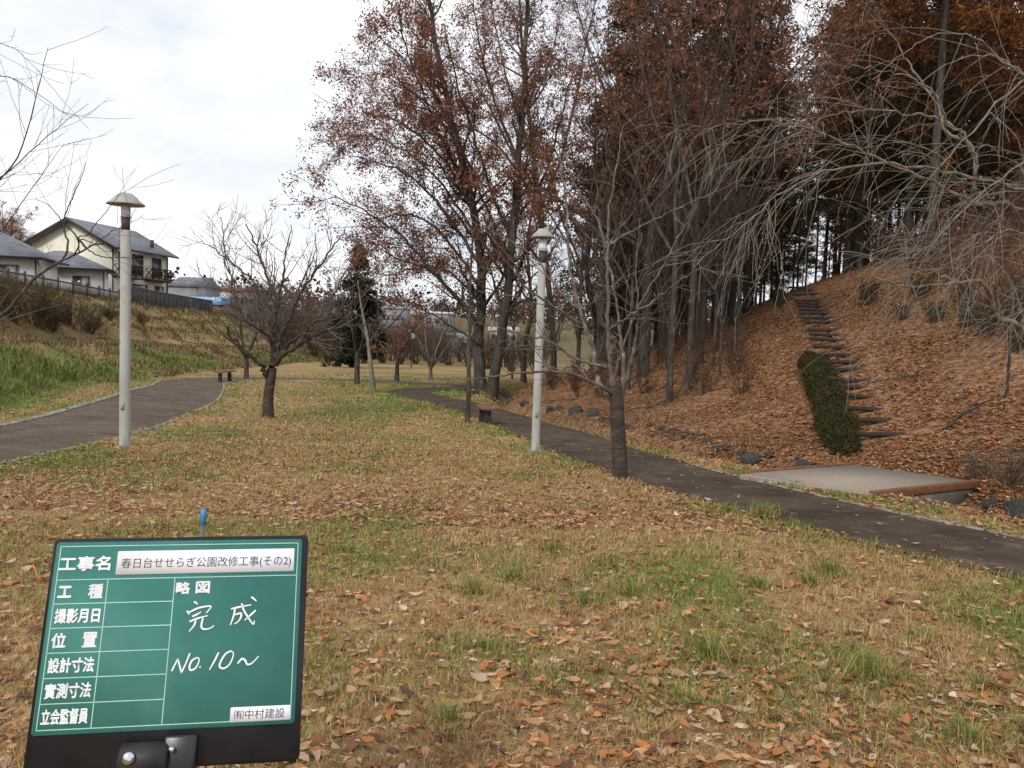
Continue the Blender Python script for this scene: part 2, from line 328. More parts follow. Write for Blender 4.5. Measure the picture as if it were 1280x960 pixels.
def ground_mat(t, p):
    a = N(t, 'ShaderNodeVertexColor'); a.layer_name = 'Col'; tc = N(t, 'ShaderNodeTexCoord')
    n = N(t, 'ShaderNodeTexNoise', Scale=9.0, Detail=8, Roughness=.7); t.links.new(tc.outputs['Object'], n.inputs['Vector'])
    r = N(t, 'ShaderNodeMapRange'); r.inputs['From Min'].default_value = .3; r.inputs['From Max'].default_value = .7; r.inputs['To Min'].default_value = .55; r.inputs['To Max'].default_value = 1.35
    t.links.new(n.outputs['Fac'], r.inputs['Value'])
    mx = N(t, 'ShaderNodeMixRGB', blend_type='MULTIPLY'); mx.inputs['Fac'].default_value = 1
    t.links.new(a.outputs[0], mx.inputs['Color1']); t.links.new(r.outputs[0], mx.inputs['Color2'])
    v = N(t, 'ShaderNodeTexVoronoi', Scale=13.0); t.links.new(tc.outputs['Object'], v.inputs['Vector'])
    sp = N(t, 'ShaderNodeSeparateColor'); t.links.new(v.outputs['Color'], sp.inputs[0])
    cr = N(t, 'ShaderNodeValToRGB'); e = cr.color_ramp.elements
    for pos, c in ((0, (.05, .028, .018)), (.3, (.15, .075, .038)), (.6, (.26, .125, .055)), (.85, (.36, .24, .15))):
        if pos == 0: e[0].position = 0; e[0].color = (*c, 1)
        elif pos == .85: e[-1].position = .9; e[-1].color = (*c, 1)
        else: k = e.new(pos); k.color = (*c, 1)
    t.links.new(sp.outputs[0], cr.inputs[0])
    li = N(t, 'ShaderNodeAttribute'); li.attribute_name = 'litter'
    m2 = N(t, 'ShaderNodeMixRGB'); mu = N(t, 'ShaderNodeMath', operation='MULTIPLY'); mu.inputs[1].default_value = .55
    t.links.new(li.outputs['Fac'], mu.inputs[0]); t.links.new(mu.outputs[0], m2.inputs['Fac']); t.links.new(mx.outputs[0], m2.inputs['Color1']); t.links.new(cr.outputs[0], m2.inputs['Color2'])
    t.links.new(m2.outputs[0], p.inputs['Base Color']); p.inputs['Roughness'].default_value = .95; p.inputs['Specular IOR Level'].default_value = .1
    b = N(t, 'ShaderNodeBump', Strength=.7, Distance=.04); t.links.new(n.outputs['Fac'], b.inputs['Height']); t.links.new(b.outputs[0], p.inputs['Normal'])
M['ground'] = material('ground', ground_mat)
go = mk('ground', np.c_[x, y, z], [q], M['ground'], col=col, smooth=True); go['kind'] = 'structure'
la = go.data.attributes.new('litter', 'FLOAT', 'POINT'); la.data.foreach_set('value', l_.astype(np.float32))

def strip(name, line, o0, o1, dz, mat, thick=0, wob=0, seed=0):
    P = catmull(line, len(line) * 3); T = nv(np.gradient(P, axis=0)); Nn = np.c_[-T[:, 1], T[:, 0]]
    w = (vnoise(np.arange(len(P)) * .3, 0 * P[:, 0], 1, seed) - .5) * wob
    k = 9; offs = np.linspace(0, 1, k)
    q_ = np.stack([P + Nn * ((o0 - w) * (1 - t) + (o1 + w) * t)[:, None] for t in offs], 1).reshape(-1, 2) if wob else np.stack([P + Nn * (o0 + (o1 - o0) * t) for t in offs], 1).reshape(-1, 2)
    zz = smooth_h(q_[:, 0], q_[:, 1]) + dz; n = len(P)
    V = np.c_[q_, zz]; ii = (np.arange(n - 1) * k)[:, None] + np.arange(k - 1)[None, :]
    F = [np.stack([ii, ii + k, ii + k + 1, ii + 1], -1).reshape(-1, 4)]
    if thick:
        m = len(V); V = np.vstack([V, V - [0, 0, thick]])
        a = np.arange(n - 1) * k; b = a + k - 1
        F += [np.stack([a, a + m, a + k + m, a + k], -1), np.stack([b, b + k, b + k + m, b + m], -1)]
    o = mk(name, V, F, mat, smooth=False); o['kind'] = 'structure'; return o
strip('path', PATH_R, -WR, WR, 0.0, M['asphalt_dark'], wob=.10, seed=4)
strip('path', PATH_L, -WL, WL, 0.004, M['asphalt_brown'], wob=.08, seed=5)
strip('kerb', PATH_R[:26], -WR - .055, -WR - .0, .012, M['kerb'], .15)
strip('kerb', PATH_L[20:95], WL, WL + .13, .03, M['kerb'], .15)
strip('kerb', PATH_L[20:95], -WL - .07, -WL, .018, M['kerb'], .15)
# ------------------------------------------------------------------ footbridge over the stream
A_, B_ = ground(930, 598), ground(1072, 622)
A2, B2 = np.array([3.15, 11.15]), np.array([4.32, 10.02])
ax_ = nv(B2 - A2); pr = np.array([-ax_[1], ax_[0]]); pr = pr if pr[0] > 0 else -pr      # along the path, and across the stream
sk = nv(np.array([1.95, 1.15])); BW, BL = np.linalg.norm(B2 - A2), 2.35
zb0 = float(smooth_h(np.array([3.7]), np.array([10.6]))[0]) + .028
br = thing('footbridge', 'small footbridge with grey deck and rust coloured edge beams beside the path', 'footbridge', (A2[0], A2[1], zb0))
def quadbox(p, q, r, s, z0, z1):
    return MB().add([(*v, z0) for v in (p, q, r, s)] + [(*v, z1) for v in (p, q, r, s)], [(3, 2, 1, 0), (4, 5, 6, 7), (0, 1, 5, 4), (1, 2, 6, 5), (2, 3, 7, 6), (3, 0, 4, 7)])
o0 = np.array([0., 0.]); b0 = B2 - A2; e = sk * BL
# corner order kept anticlockwise: A, B, B+e, A+e
quadbox(o0 + sk * .16, b0 + sk * .16, b0 + e, o0 + e, -.10, .03).obj('deck', M['deck'], br)
quadbox(o0 - sk * .02, b0 - sk * .02 + ax_ * .05, b0 + sk * .155 + ax_ * .05, o0 + sk * .155, -.12, .02).obj('concrete_strip', M['deck'], br, bevel=.006)
for off in (-.09 * ax_, b0 + .002 * ax_):
    w = ax_ * .088
    quadbox(off + sk * .13, off + w + sk * .13, off + w + e + sk * .03, off + e + sk * .03, -.05, .052).obj('edge_beam', M['rust_beam'], br, bevel=.008)
    quadbox(off + w * .2 + sk * .3, off + w * .8 + sk * .3, off + w * .8 + e, off + w * .2 + e, -.36, -.062).obj('girder', M['girder'], br)
# ------------------------------------------------------------------ stones
rgk = np.random.default_rng(5)
def rock_mesh(seed, mat):
    r = np.random.default_rng(seed); import bmesh
    bm = bmesh.new(); bmesh.ops.create_icosphere(bm, subdivisions=4, radius=1)
    pl = nv(r.normal(size=(9, 3))); dd = r.uniform(.42, .9, 9)
    for v in bm.verts:
        p = np.array(v.co); p = p * (1 + .25 * (vnoise(np.array([p[0] * 2 + seed]), np.array([p[1] * 2 + p[2] * 1.3]), 1, seed)[0] - .5))
        for a, b in zip(pl, dd):
            s = p @ a
            if s > b: p = p - a * (s - b) * .9
        p = p * (1 + .06 * (vnoise(np.array([p[0] * 7 + seed]), np.array([p[1] * 7 + p[2] * 5]), 1, seed + 2)[0] - .5)); v.co = p
    me = bpy.data.meshes.new('rock'); bm.to_mesh(me); bm.free(); me.materials.append(mat); return me
RM = [rock_mesh(s, M['rock']) for s in range(5)]; RP = [rock_mesh(s, M['rock_pale']) for s in (11, 12)]
ordn = 'first second third fourth fifth sixth seventh eighth ninth tenth eleventh twelfth thirteenth fourteenth fifteenth sixteenth seventeenth eighteenth nineteenth twentieth'.split()
def ordinal(k):
    if k < 20: return ordn[k]
    t = 'twenty thirty forty fifty sixty seventy eighty'.split(); a, b = divmod(k + 1, 10)
    return t[a - 2] + ('-' + ordn[b - 1] if b else 'th').replace('yth', 'ieth')
def rock(px, py, w, h, me, label, rz):
    p = ground(px, py); s = w * p[1] / F_PX / 2 * .78
    o = link('rock', me, None, (p[0], p[1], p[2] + h * s * .22)); o.scale = (s, s * .8, s * h); o.rotation_euler = (0, 0, rz); return tag(o, label, 'rock', 'stream stones')
stones = [(944, 578, 44, .62), (1003, 585, 36, .6), (908, 562, 26, .55), (885, 553, 24, .5), (872, 545, 20, .5), (842, 540, 22, .5), (812, 533, 20, .5), (783, 536, 24, .6),
          (741, 519, 30, .6), (719, 516, 30, .7), (700, 512, 18, .6), (668, 509, 16, .6), (638, 502, 18, .6), (614, 500, 16, .5), (578, 489, 22, .6), (556, 488, 18, .5), (962, 571, 22, .7), (926, 568, 18, .6), (897, 562, 16, .7), (856, 548, 16, .6), (826, 538, 16, .8), (768, 530, 22, .6), (755, 526, 18, .7), (688, 514, 20, .8), (655, 507, 20, .7), (594, 493, 18, .7)]; stones.sort(key=lambda q: -q[0])
for k, (px, py, w, h) in enumerate(stones):
    rock(px, py, w, h, RM[k % 5], 'dark stream stone, %s going away from the footbridge' % ordinal(k), rgk.uniform(0, 6))
rock(924, 588, 30, .3, RP[0], 'flat pale grey slab at the near corner of the footbridge by the path', .4)
rock(1003, 577, 20, .4, RP[1], 'pale flat stone just behind the far edge beam of the footbridge', 1.2)
rock(1187, 620, 20, 1.0, RP[1], 'upright pale stone under the far end of the footbridge girder', .9)
rock(1084, 628, 22, .3, RP[0], 'flat pale stone where footbridge beam meets the path kerb', 2.0)
rock(1276, 640, 60, .7, RM[1], 'large dark grey boulder past the footbridge, at the picture edge', 2.1)
rock(1235, 632, 34, .6, RM[2], 'brownish dark boulder in the stream bed past the footbridge', .2)
# ------------------------------------------------------------------ log stair
logs = [(760, 820, 722), (680, 800, 677), (620, 820, 632), (590, 690, 556), (620, 700, 524), (550, 630, 497), (570, 650, 465), (520, 620, 413), (490, 590, 388), (485, 570, 370), (480, 555, 351),
        (470, 550, 320), (460, 550, 304), (440, 545, 290), (430, 540, 277), (420, 535, 262), (420, 525, 250), (410, 520, 240), (400, 510, 217), (390, 480, 205), (385, 470, 190), (380, 450, 178)]
logs += [(610, 745, 590), (540, 640, 440)]; logs.sort(key=lambda q: -q[2])
lp = [ground(860 + (a + b) / 6, 300 + y / 3, 8, 60) for a, b, y in logs]
xy_ = np.array(lp)[:, :2]; fit_ = np.polyfit(xy_[:, 1], xy_[:, 0], 1)
for p in lp: p[0] = .35 * p[0] + .65 * np.polyval(fit_, p[1]); p[2] = hgt(p[0], p[1])
sd = nv((lp[-1] - lp[0])[:2]); ld = np.array([sd[1], -sd[0]])
for k, ((a, b, y_), p) in enumerate(zip(logs, lp)):
    ln = (.35 * (b - a) / 3 * p[1] / F_PX + .65 * .80) * 1.7; m = 7; t = np.linspace(-.5, .5, m)
    P = np.c_[ld[0] * t * ln, ld[1] * t * ln, 0 * t + .015 * np.sin(t * 5 + k)]; rr = .050 * (1 + .06 * np.sin(t * 9 + k))
    e0 = P[0] + (P[0] - P[1]) * .02; e1 = P[-1] + (P[-1] - P[-2]) * .02
    V, Fq = tubes([(np.vstack([e0, P, e1]), np.r_[.001, rr, .001])], 10)
    o = mk('log_step', V, [Fq], M['log'], loc=(p[0], p[1], p[2] + .055), smooth=True)
    tag(o, 'dark weathered log step on the leaf covered stair, %s up from the bottom' % ordinal(k), 'log step', 'log steps of the hillside stair')
# ------------------------------------------------------------------ lamp posts
def lamp_post(base, hgt_, label, rp=1.0, cone=False):
    t = thing('street_lamp', label, 'street lamp', base, 0, 'mushroom capped park lamps')
    H = hgt_
    MB().lathe([(r_ * rp, z_) for r_, z_ in [(.080, -.25), (.080, 0), (.079, .3), (.071, H - .56), (.067, H - .545)]], 28).obj('pole', M['concrete_pole'], t, True)
    MB().lathe([(.060, H - .56), (.060, H - .36)], 24).obj('collar', M['band'], t, True)
    MB().lathe([(.062, H - .36), (.074, H - .355), (.074, H - .34), (.062, H - .335)], 24).obj('collar_ring', M['cap_metal'], t, True)
    MB().lathe([(.060, H - .336), (.066, H - .30), (.066, H - .17)], 24).obj('lamp_lens', M['lens'], t, True)
    if cone: MB().lathe([(.02, H - .13), (.13, H - .135), (.188, H - .14), (.192, H - .125), (.085, H - .012), (.07, H)], 32).obj('cap', M['cap_metal'], t, True)
    else: MB().lathe([(.02, H - .15), (.19, H - .175), (.262, H - .178), (.265, H - .165), (.20, H - .12), (.145, H - .055), (.09, H - .012), (.05, H)], 32).obj('cap', M['cap_metal'], t, True)
    MB().lathe([(.13, -.2), (.13, .015), (.115, .03), (.085, .03)], 24).obj('footing', M['kerb'], t, True)
    b = MB().box((0, -.079 * rp, .62), (.05, .012, .12)); b.obj('access_plate', M['cap_metal'], t)
    return t
pL = ground(156, 559); pR = ground(669, 564)
for p, py_top, lab in ((pL, 241, 'mushroom capped lamp post on the lawn edge beside the brown left path'), (pR, 286, 'mushroom capped lamp post behind the cherry tree at the right path')):
    # height from the photo
    d1 = at(proj(p)[0], py_top, p[1]); lamp_post(p, d1[2] - p[2], lab, .88 if p is pR else 1.0, p is pR)
# far globe lamp
p = ground(514, 462, 10, 140); p = at(514, 462, 74); p[2] = hgt(p[0], p[1])
gl = thing('globe_lamp', 'distant white globe lamp on a thin dark post across the lawn', 'street lamp', p)
Hh = at(514, 419, 74)[2] - p[2]
MB().lathe([(.06, -.2), (.06, .1), (.045, .2), (.04, Hh - .35)], 12).obj('post', M['post_dark'], gl, True)
MB().lathe([(.26 * math.sin(a) + .001, Hh - .1 - .26 * math.cos(a)) for a in np.linspace(0, math.pi, 14)], 18).obj('lamp_globe', M['globe'], gl, True)
# ------------------------------------------------------------------ benches
def bench(px, py, rz, label, L_=1.25, hgt_=.42):
    p = ground(px, py); t = thing('park_bench', label, 'bench', p, rz)
    b = MB()
    for k in (-1, 0, 1): b.box((0, k * .115, hgt_), (L_, .108, .045))
    b.obj('seat', M['bench'], t, bevel=.008)
    for s in (-1, 1): MB().box((s * L_ * .3, 0, hgt_ / 2 - .06), (.08, .15, hgt_ - .07 + .08)).obj('leg', M['post_dark'], t, bevel=.01)
bench(606, 529, R(104), 'low backless brown bench at the right path edge behind the sapling', .95, .36)
bench(281, 477, R(78), 'low dark backless bench at the far end of the left path', 1.2)
# ------------------------------------------------------------------ site blackboard
def homog(src, dst):
    A = []
    for (u, v), (a, b) in zip(src, dst): A += [[u, v, 1, 0, 0, 0, -a * u, -a * v, -a], [0, 0, 0, u, v, 1, -b * u, -b * v, -b]]
    return np.linalg.svd(np.array(A))[2][-1].reshape(3, 3)
Z3 = [(148, 165), (1008, 152), (985, 805), (60, 850)]; S3 = 400 / 1129
PXC = [(20 + a * S3, 620 + b * S3) for a, b in Z3]; BWd, BHt = .6, .45
HI = homog(PXC, [(0, 0), (BWd, 0), (BWd, -BHt), (0, -BHt)])
def uv_px(px, py):
    q = HI @ np.array([px, py, 1]); return q[:2] / q[2]
def uv3(a, b): return uv_px(20 + a * S3, 620 + b * S3)
def uv5(a, b): return uv_px(200 + a / 6.4, 700 + b / 6.4)
HF = homog([(0, 0), (BWd, 0), (BWd, -BHt), (0, -BHt)], [((a - 640) / F_PX, (b - 480) / F_PX) for a, b in PXC])
if HF[2, 2] < 0: HF = -HF
k_ = (np.linalg.norm(HF[:, 0]) + np.linalg.norm(HF[:, 1])) / 2
toW = CM[:3, :3] @ np.diag([1, -1, -1])
eu = nv(toW @ HF[:, 0]); ev = toW @ HF[:, 1]; ev = nv(ev - eu * (ev @ eu)); en = np.cross(eu, ev); bo = toW @ (HF[:, 2] / k_) + np.array([0, 0, EYE])
def bw(u, v, w=0): return bo + eu * u + ev * v + en * w
post_u = .352
foot = bw(post_u, -1.0, -.035)
tt = 1.0
while foot[2] > hgt(foot[0], foot[1]) - .12 and tt < 1.8: tt += .01; foot = bw(post_u, -tt, -.035)
base = np.array([foot[0], foot[1], hgt(foot[0], foot[1])])
bd = thing('site_blackboard', 'green site blackboard with white writing clamped to a stake on the lawn', 'notice board', base)
BM3 = np.c_[eu, ev, en]
def bpart(name, mat, V2, faces, w0, w1=None):
    """flat (or, with w1, thick) plate of board coordinates"""
    V = [bw(u, v, w0) - base for u, v in V2]; n = len(V); m = MB()
    if w1 is None: m.add(V, faces)
    else:
        m.add(V + [bw(u, v, w1) - base for u, v in V2], [tuple(range(n))[::-1], tuple(range(n, 2 * n))] + [(i, (i + 1) % n, n + (i + 1) % n, n + i) for i in range(n)])
    return m.obj(name, mat, bd)
def rrect(u0, v0, u1, v1, r, n=5):
    out = []
    for cx, cy, a0 in ((u1 - r, v1 - r, 0), (u0 + r, v1 - r, 90), (u0 + r, v0 + r, 180), (u1 - r, v0 + r, 270)):
        out += [(cx + r * math.cos(R(a0 + 90 * k / n)), cy + r * math.sin(R(a0 + 90 * k / n))) for k in range(n + 1)]
    return out
bpart('backing_plate', M['black'], rrect(-.009, -.535, .614, .010, .014), None, -.016, -.002)
bpart('green_panel', M['board'], rrect(0, -BHt, BWd, 0, .009), None, -.0015, .004)
def line(m, a, b, w):
    a = np.array(a); b = np.array(b); t = nv(b - a); n = np.array([-t[1], t[0]]) * w / 2
    m.append([a - n, b - n, b + n, a + n])
def quads_obj(name, mat, qs, w):
    V = np.array([bw(u, v, w) - base for q_ in qs for u, v in q_]); return mk(name, V, [np.arange(len(V)).reshape(-1, 4)], mat, bd)
ls = []; lw = .0022
uL, uR, vT, vB = .0105, BWd - .0105, -.0105, -BHt + .0115
v1 = uv3(570, 289)[1]; c1 = uv3(299, 560)[0]; c2 = uv3(540, 560)[0]
line(ls, (uL, vT), (uR, vT), lw); line(ls, (uL, vB), (uR, vB), lw); line(ls, (uL, vT), (uL, vB), lw); line(ls, (uR, vT), (uR, vB), lw)
line(ls, (uL, v1), (uR, v1), lw); line(ls, (c1, v1), (c1, vB), lw); line(ls, (c2, v1), (c2, vB), lw)
rows = [v1 + (vB - v1) * k / 6 for k in range(1, 6)]
for v in rows: line(ls, (uL, v), (c2, v), lw)
quads_obj('ruled_lines', M['line_pale'], ls, .0046)
def text_verts(s, bold):
    cu = bpy.data.curves.new('lettering', 'FONT'); cu.body = s; cu.offset = bold; cu.resolution_u = 3; cu.fill_mode = 'FRONT'
    ob = bpy.data.objects.new('lettering', cu); C.objects.link(ob); dg = bpy.context.evaluated_depsgraph_get()
    me = bpy.data.meshes.new_from_object(ob.evaluated_get(dg)); V = np.array([v.co for v in me.vertices]); F = [tuple(p.vertices) for p in me.polygons]
    bpy.data.objects.remove(ob); bpy.data.curves.remove(cu); bpy.data.meshes.remove(me); return V, F
def texts(name, mat, items, w, parent=None):
    m = MB()
    for s, p0, p1, bold in items:
        V, F = text_verts(s, 0); a, b = V.min(0), V.max(0); (u0, v1_), (u1, v0_) = p0, p1
        U = u0 + (V[:, 0] - a[0]) / (b[0] - a[0]) * (u1 - u0); W = v0_ + (V[:, 1] - a[1]) / (b[1] - a[1]) * (v1_ - v0_)
        st = bold * .055
        for k, (du, dv) in enumerate([(0, 0)] if bold < .01 else [(-st, 0), (st, 0), (0, st), (0, -st)]): m.add([bw(u + du, v + dv, w + k * .00012) - base for u, v in zip(U, W)], F)
    return m.obj(name, mat, parent or bd)
def rowrect(r, u0, u1, h=.0335, dv=0):
    top = (v1 if r == 0 else rows[r - 1]); bot = rows[r] if r < 5 else vB; c = (top + bot) / 2 + dv; return (u0, c + h / 2), (u1, c - h / 2)
Lc = .018; Rc = c1 - .010
pr_items = [('工事名', uv3(160, 216), uv3(332, 262), .022)]
pr_items += [('工', *rowrect(0, Lc, Lc + .030, .026), .03), ('種', *rowrect(0, Rc - .032, Rc), .022), ('撮影月日', *rowrect(1, Lc, Rc), .020), ('位', *rowrect(2, Lc, Lc + .032), .022), ('置', *rowrect(2, Rc - .032, Rc), .022),
             ('設計寸法', *rowrect(3, Lc, Rc), .020), ('實測寸法', *rowrect(4, Lc, Rc), .018), ('立会監督員', *rowrect(5, Lc, Rc), .018),
             ('略', uv3(569, 306), uv3(613, 345), .022), ('図', uv3(638, 304), uv3(682, 343), .022)]
texts('printed_lettering', M['paint_white'], pr_items, .0049)
def lab_rect(a, b): (u0, v1_), (u1, v0_) = a, b; return rrect(u0, v0_, u1, v1_, .003, 3)
tl = lab_rect(uv3(362, 196), uv3(978, 266)); cl = lab_rect(uv3(761, 748), uv3(969, 791))
o = bpart('title_label', M['label_white'], tl, None, .0042, .0052); texts('title_lettering', M['ink'], [('春日台せせらぎ公園改修工事(その2)', uv3(375, 221), uv3(968, 251), .004)], .0058, o)
o = bpart('company_label', M['label_white'], cl, None, .0042, .0052); texts('company_lettering', M['ink'], [('㈲中村建設', uv3(774, 757), uv3(950, 783), .004)], .0058, o)
strokes = [[(275, 337), (292, 346), (305, 358)], [(218, 410), (228, 420), (238, 440)], [(232, 425), (285, 398), (330, 382), (408, 372), (395, 402), (372, 428)], [(262, 455), (300, 438), (332, 418)], [(240, 497), (300, 472), (385, 448)],
           [(292, 488), (275, 530), (238, 575)], [(348, 468), (336, 520), (342, 550), (375, 557), (410, 547), (437, 528)],
           [(570, 395), (650, 376), (730, 362)], [(602, 395), (592, 450), (565, 525)], [(605, 440), (650, 430), (645, 470), (622, 500), (597, 515)], [(655, 350), (670, 400), (705, 460), (748, 517), (757, 488)], [(767, 405), (730, 440), (680, 485)], [(730, 298), (750, 312), (772, 332)],
           [(103, 890), (150, 795), (180, 905), (215, 830), (245, 752)], [(300, 785), (262, 810), (243, 860), (255, 885), (290, 870), (315, 825), (318, 790), (298, 786)], [(324, 855), (332, 864)],
           [(475, 742), (440, 815), (403, 882)], [(575, 730), (530, 755), (490, 820), (485, 860), (520, 870), (560, 840), (585, 790), (592, 750), (572, 731)], [(625, 832), (660, 795), (685, 805), (703, 838), (735, 832), (765, 805), (792, 773)]]
m = MB()
for s_ in strokes:
    sharp = len(s_) == 5 and s_[0] == (103, 890)
    P = np.array([uv5(*p) for p in s_]); P = P if sharp else catmull(P, 6 * len(P)); T = nv(np.gradient(P, axis=0)); n_ = np.c_[-T[:, 1], T[:, 0]]
    if sharp:
        for a, b in zip(P[:-1], P[1:]):
            t = nv(b - a); n1_ = np.array([-t[1], t[0]]) * .0019; m.add([bw(*q_, .0051) - base for q_ in (a - n1_ - t * .001, b - n1_ + t * .001, b + n1_ + t * .001, a + n1_ - t * .001)], [(0, 1, 2, 3)])
        continue
    wd = .0019 * (1 + .25 * np.sin(np.linspace(0, 5, len(P))))[:, None]
    Q = np.stack([P - n_ * wd, P + n_ * wd], 1).reshape(-1, 2); m.add([bw(*q_, .0054) - base for q_ in Q], [(2 * i, 2 * i + 2, 2 * i + 3, 2 * i + 1) for i in range(len(P) - 1)])
m.obj('chalk_lettering', M['chalk'], bd)
# clamp below the board and the stake behind it
cu_, cv_ = uv3(520, 915)
mm = MB()
mm.lathe([(.030, -.055), (.036, -.05), (.036, .05), (.030, .055)], 20, np.c_[en, ev, eu] @ np.eye(3), bw(cu_ - .035, cv_ - .005, .012) - base)
mm.obj('clamp', M['black_matt'], bd, True)
MB().box(bw(cu_ + .045, cv_ + .0, .012) - base, (.075, .085, .034), M=BM3).obj('clamp_jaw', M['black'], bd, bevel=.006)
MB().lathe([(.011, -.012), (.014, -.009), (.014, .009), (.008, .012)], 16, np.c_[eu, ev, en], bw(cu_ - .062, cv_ + .0, .046) - base).obj('clamp_screw', M['chrome'], bd, True)
MB().lathe([(.006, -.008), (.007, .006)], 12, np.c_[eu, ev, en], bw(cu_ + .028, cv_ + .012, .034) - base).obj('rivet', M['chrome'], bd, True)
top = bw(uv_px(249, 656)[0], .052, -.035) - base
mm = MB(); ax2 = nv(top - (foot - base)); ux = nv(np.cross(ax2, en)); FM = np.c_[ux, np.cross(ax2, ux), ax2]; LL = np.linalg.norm(top - (foot - base))
MB().lathe([(.0065, 0), (.0065, LL)], 14, FM, foot - base).obj('stake', M['steel'], bd, True)
MB().lathe([(.0078, LL - .004), (.0082, LL + .032), (.007, LL + .036)], 14, FM, foot - base).obj('stake_cap', M['blue_tip'], bd, True)
# ------------------------------------------------------------------ houses on the terrace
def window(parent, x, y, z, w, h, face, name='window', curtain=False, mull=1):
    """a window centred at x,y,z in a wall facing 'x' (towards +x) or 'y' (towards -y)"""
    def P(a, d, c): return (x + d, y + a, z + c) if face == 'x' else (x + a, y - d, z + c)
    def S(a, d, c): return (d, a, c) if face == 'x' else (a, d, c)
    m = MB(); t = .07
    m.box(P(0, .03, h / 2 - t / 2), S(w, .10, t)); m.box(P(0, .03, -h / 2 + t / 2), S(w, .10, t))
    for s in (-1, 1): m.box(P(s * (w / 2 - t / 2), .03, 0), S(t, .10, h - 2 * t))
    for k in range(mull): m.box(P(w * ((k + 1) / (mull + 1) - .5), .02, 0), S(.06, .07, h - 2 * t))
    f = m.obj(name, M['frame_grey'], parent); MB().box(P(0, .012, 0), S(w - 2 * t, .02, h - 2 * t)).obj('pane', M['glass'], f)
    if curtain: MB().box(P(w * .2, .026, 0), S(w * .36, .012, h - 2.4 * t)).obj('curtain', M['curtain'], f)
    return f
K = np.array([-36.9, 76.0]); gz = 2.55
h1 = thing('house', 'two storey cream house with grey gable roof and two dark balconies on the terrace', 'house', (K[0], K[1], gz), R(-8.2))
W_, D_, EH, RH = 8.0, 9.2, 5.55, 7.7
MB().prism([(-W_, -1.2), (0, -1.2), (0, EH - .05), (-W_ / 2, RH - .12), (-W_, EH - .05)], 0, D_).obj('wall', M['wall_cream'], h1)
sl = math.atan2(RH - EH, W_ / 2)
def slab(s):
    ex_ = -W_ / 2 + s * (W_ / 2 + .75); ez = EH - .75 * math.tan(sl); a, b = (-W_ / 2, RH), (ex_, ez); t = .14
    return [(a[0], a[1] + t), (b[0], b[1] + t), (b[0], b[1]), (a[0], a[1])] if s < 0 else [(a[0], a[1]), (b[0], b[1]), (b[0], b[1] + t), (a[0], a[1] + t)]
mr = MB()
for s in (-1, 1): mr.prism(slab(s)[::-1], -.75, D_ + .75)
rf = mr.obj('roof', M['roof_slate'], h1)
mm = MB()
for s in (-1, 1):
    ex_ = -W_ / 2 + s * (W_ / 2 + .75); ez = EH - .75 * math.tan(sl)
    mm.bar((-W_ / 2 + s * .02, -.76, RH - .02), (ex_, -.76, ez + .01), .05, .24)
    mm.box((ex_ + s * .06, D_ / 2, ez + .02), (.12, D_ + 1.4, .14))
mm.obj('barge_board', M['trim_dark'], rf)
MB().box((-.55, 7.3, EH + .75), (.25, .25, .8)).obj('chimney', M['trim_dark'], rf)
MB().box((.02, D_ / 2, 2.72), (.07, D_ + .04, .16)).obj('belt_course', M['trim_dark'], h1)
m = MB(); m.bar((.07, .12, -1), (.07, .12, EH - .4), .09, .09); m.bar((.07, D_ - .12, -1), (.07, D_ - .12, EH - .4), .09, .09); m.obj('downpipe', M['trim_dark'], h1)
window(h1, 0, 4.0, 3.95, 1.8, 2.0, 'x'); window(h1, 0, 7.2, 3.95, 1.6, 1.9, 'x'); window(h1, 0, 1.8, 3.95, 1.5, 1.9, 'x')
window(h1, 0, 4.4, 1.1, 2.5, 2.1, 'x', 'sliding_door', True); window(h1, 0, 7.7, 1.05, 1.5, 2.2, 'x', 'sliding_door', True)
MB().prism([(-.0, -1.2), (1.0, -1.2), (1.0, -.12), (0, -.12)], 2.4, 9.0).obj('terrace_step', M['kerb'], h1)
for y0, y1 in ((.3, 3.6), (5.2, 8.5)):
    b = MB(); b.box((.45, (y0 + y1) / 2, 2.62), (.86, y1 - y0, .18)); bo_ = b.obj('balcony', M['wood_dark'], h1)
    r_ = MB(); zt, zb_ = 3.75, 2.74
    n_ = max(2, round((y1 - y0) / .95))
    for k in range(n_ + 1): yk = y0 + .05 + (y1 - y0 - .1) * k / n_; r_.box((.83, yk, (zt + zb_) / 2), (.10, .10, zt - zb_))
    r_.box((.83, (y0 + y1) / 2, zt + .03), (.14, y1 - y0, .09)); r_.box((.83, (y0 + y1) / 2, zb_ + .13), (.07, y1 - y0 - .1, .10))
    for k in range(n_):
        ya = y0 + .1 + (y1 - y0 - .1) * k / n_; yb = ya + (y1 - y0 - .1) / n_ - .1
        r_.bar((.825, ya, zb_ + .2), (.825, yb, zt - .03), .05, .09); r_.bar((.855, ya, zt - .03), (.855, yb, zb_ + .2), .05, .09)
        r_.box((.80, (ya + yb) / 2, zb_ + .5), (.03, .16, .9))
    for yk in (y0 + .05, y1 - .05):
        r_.box((.42, yk, zt + .03), (.70, .08, .08)); r_.box((.42, yk, zb_ + .13), (.70, .06, .08)); r_.bar((.06, yk, zb_ + .2), (.76, yk, zt - .03), .05, .08); r_.bar((.06, yk + .02, zt - .03), (.76, yk + .02, zb_ + .2), .05, .08)
    r_.obj('railing', M['wood_dark'], bo_)
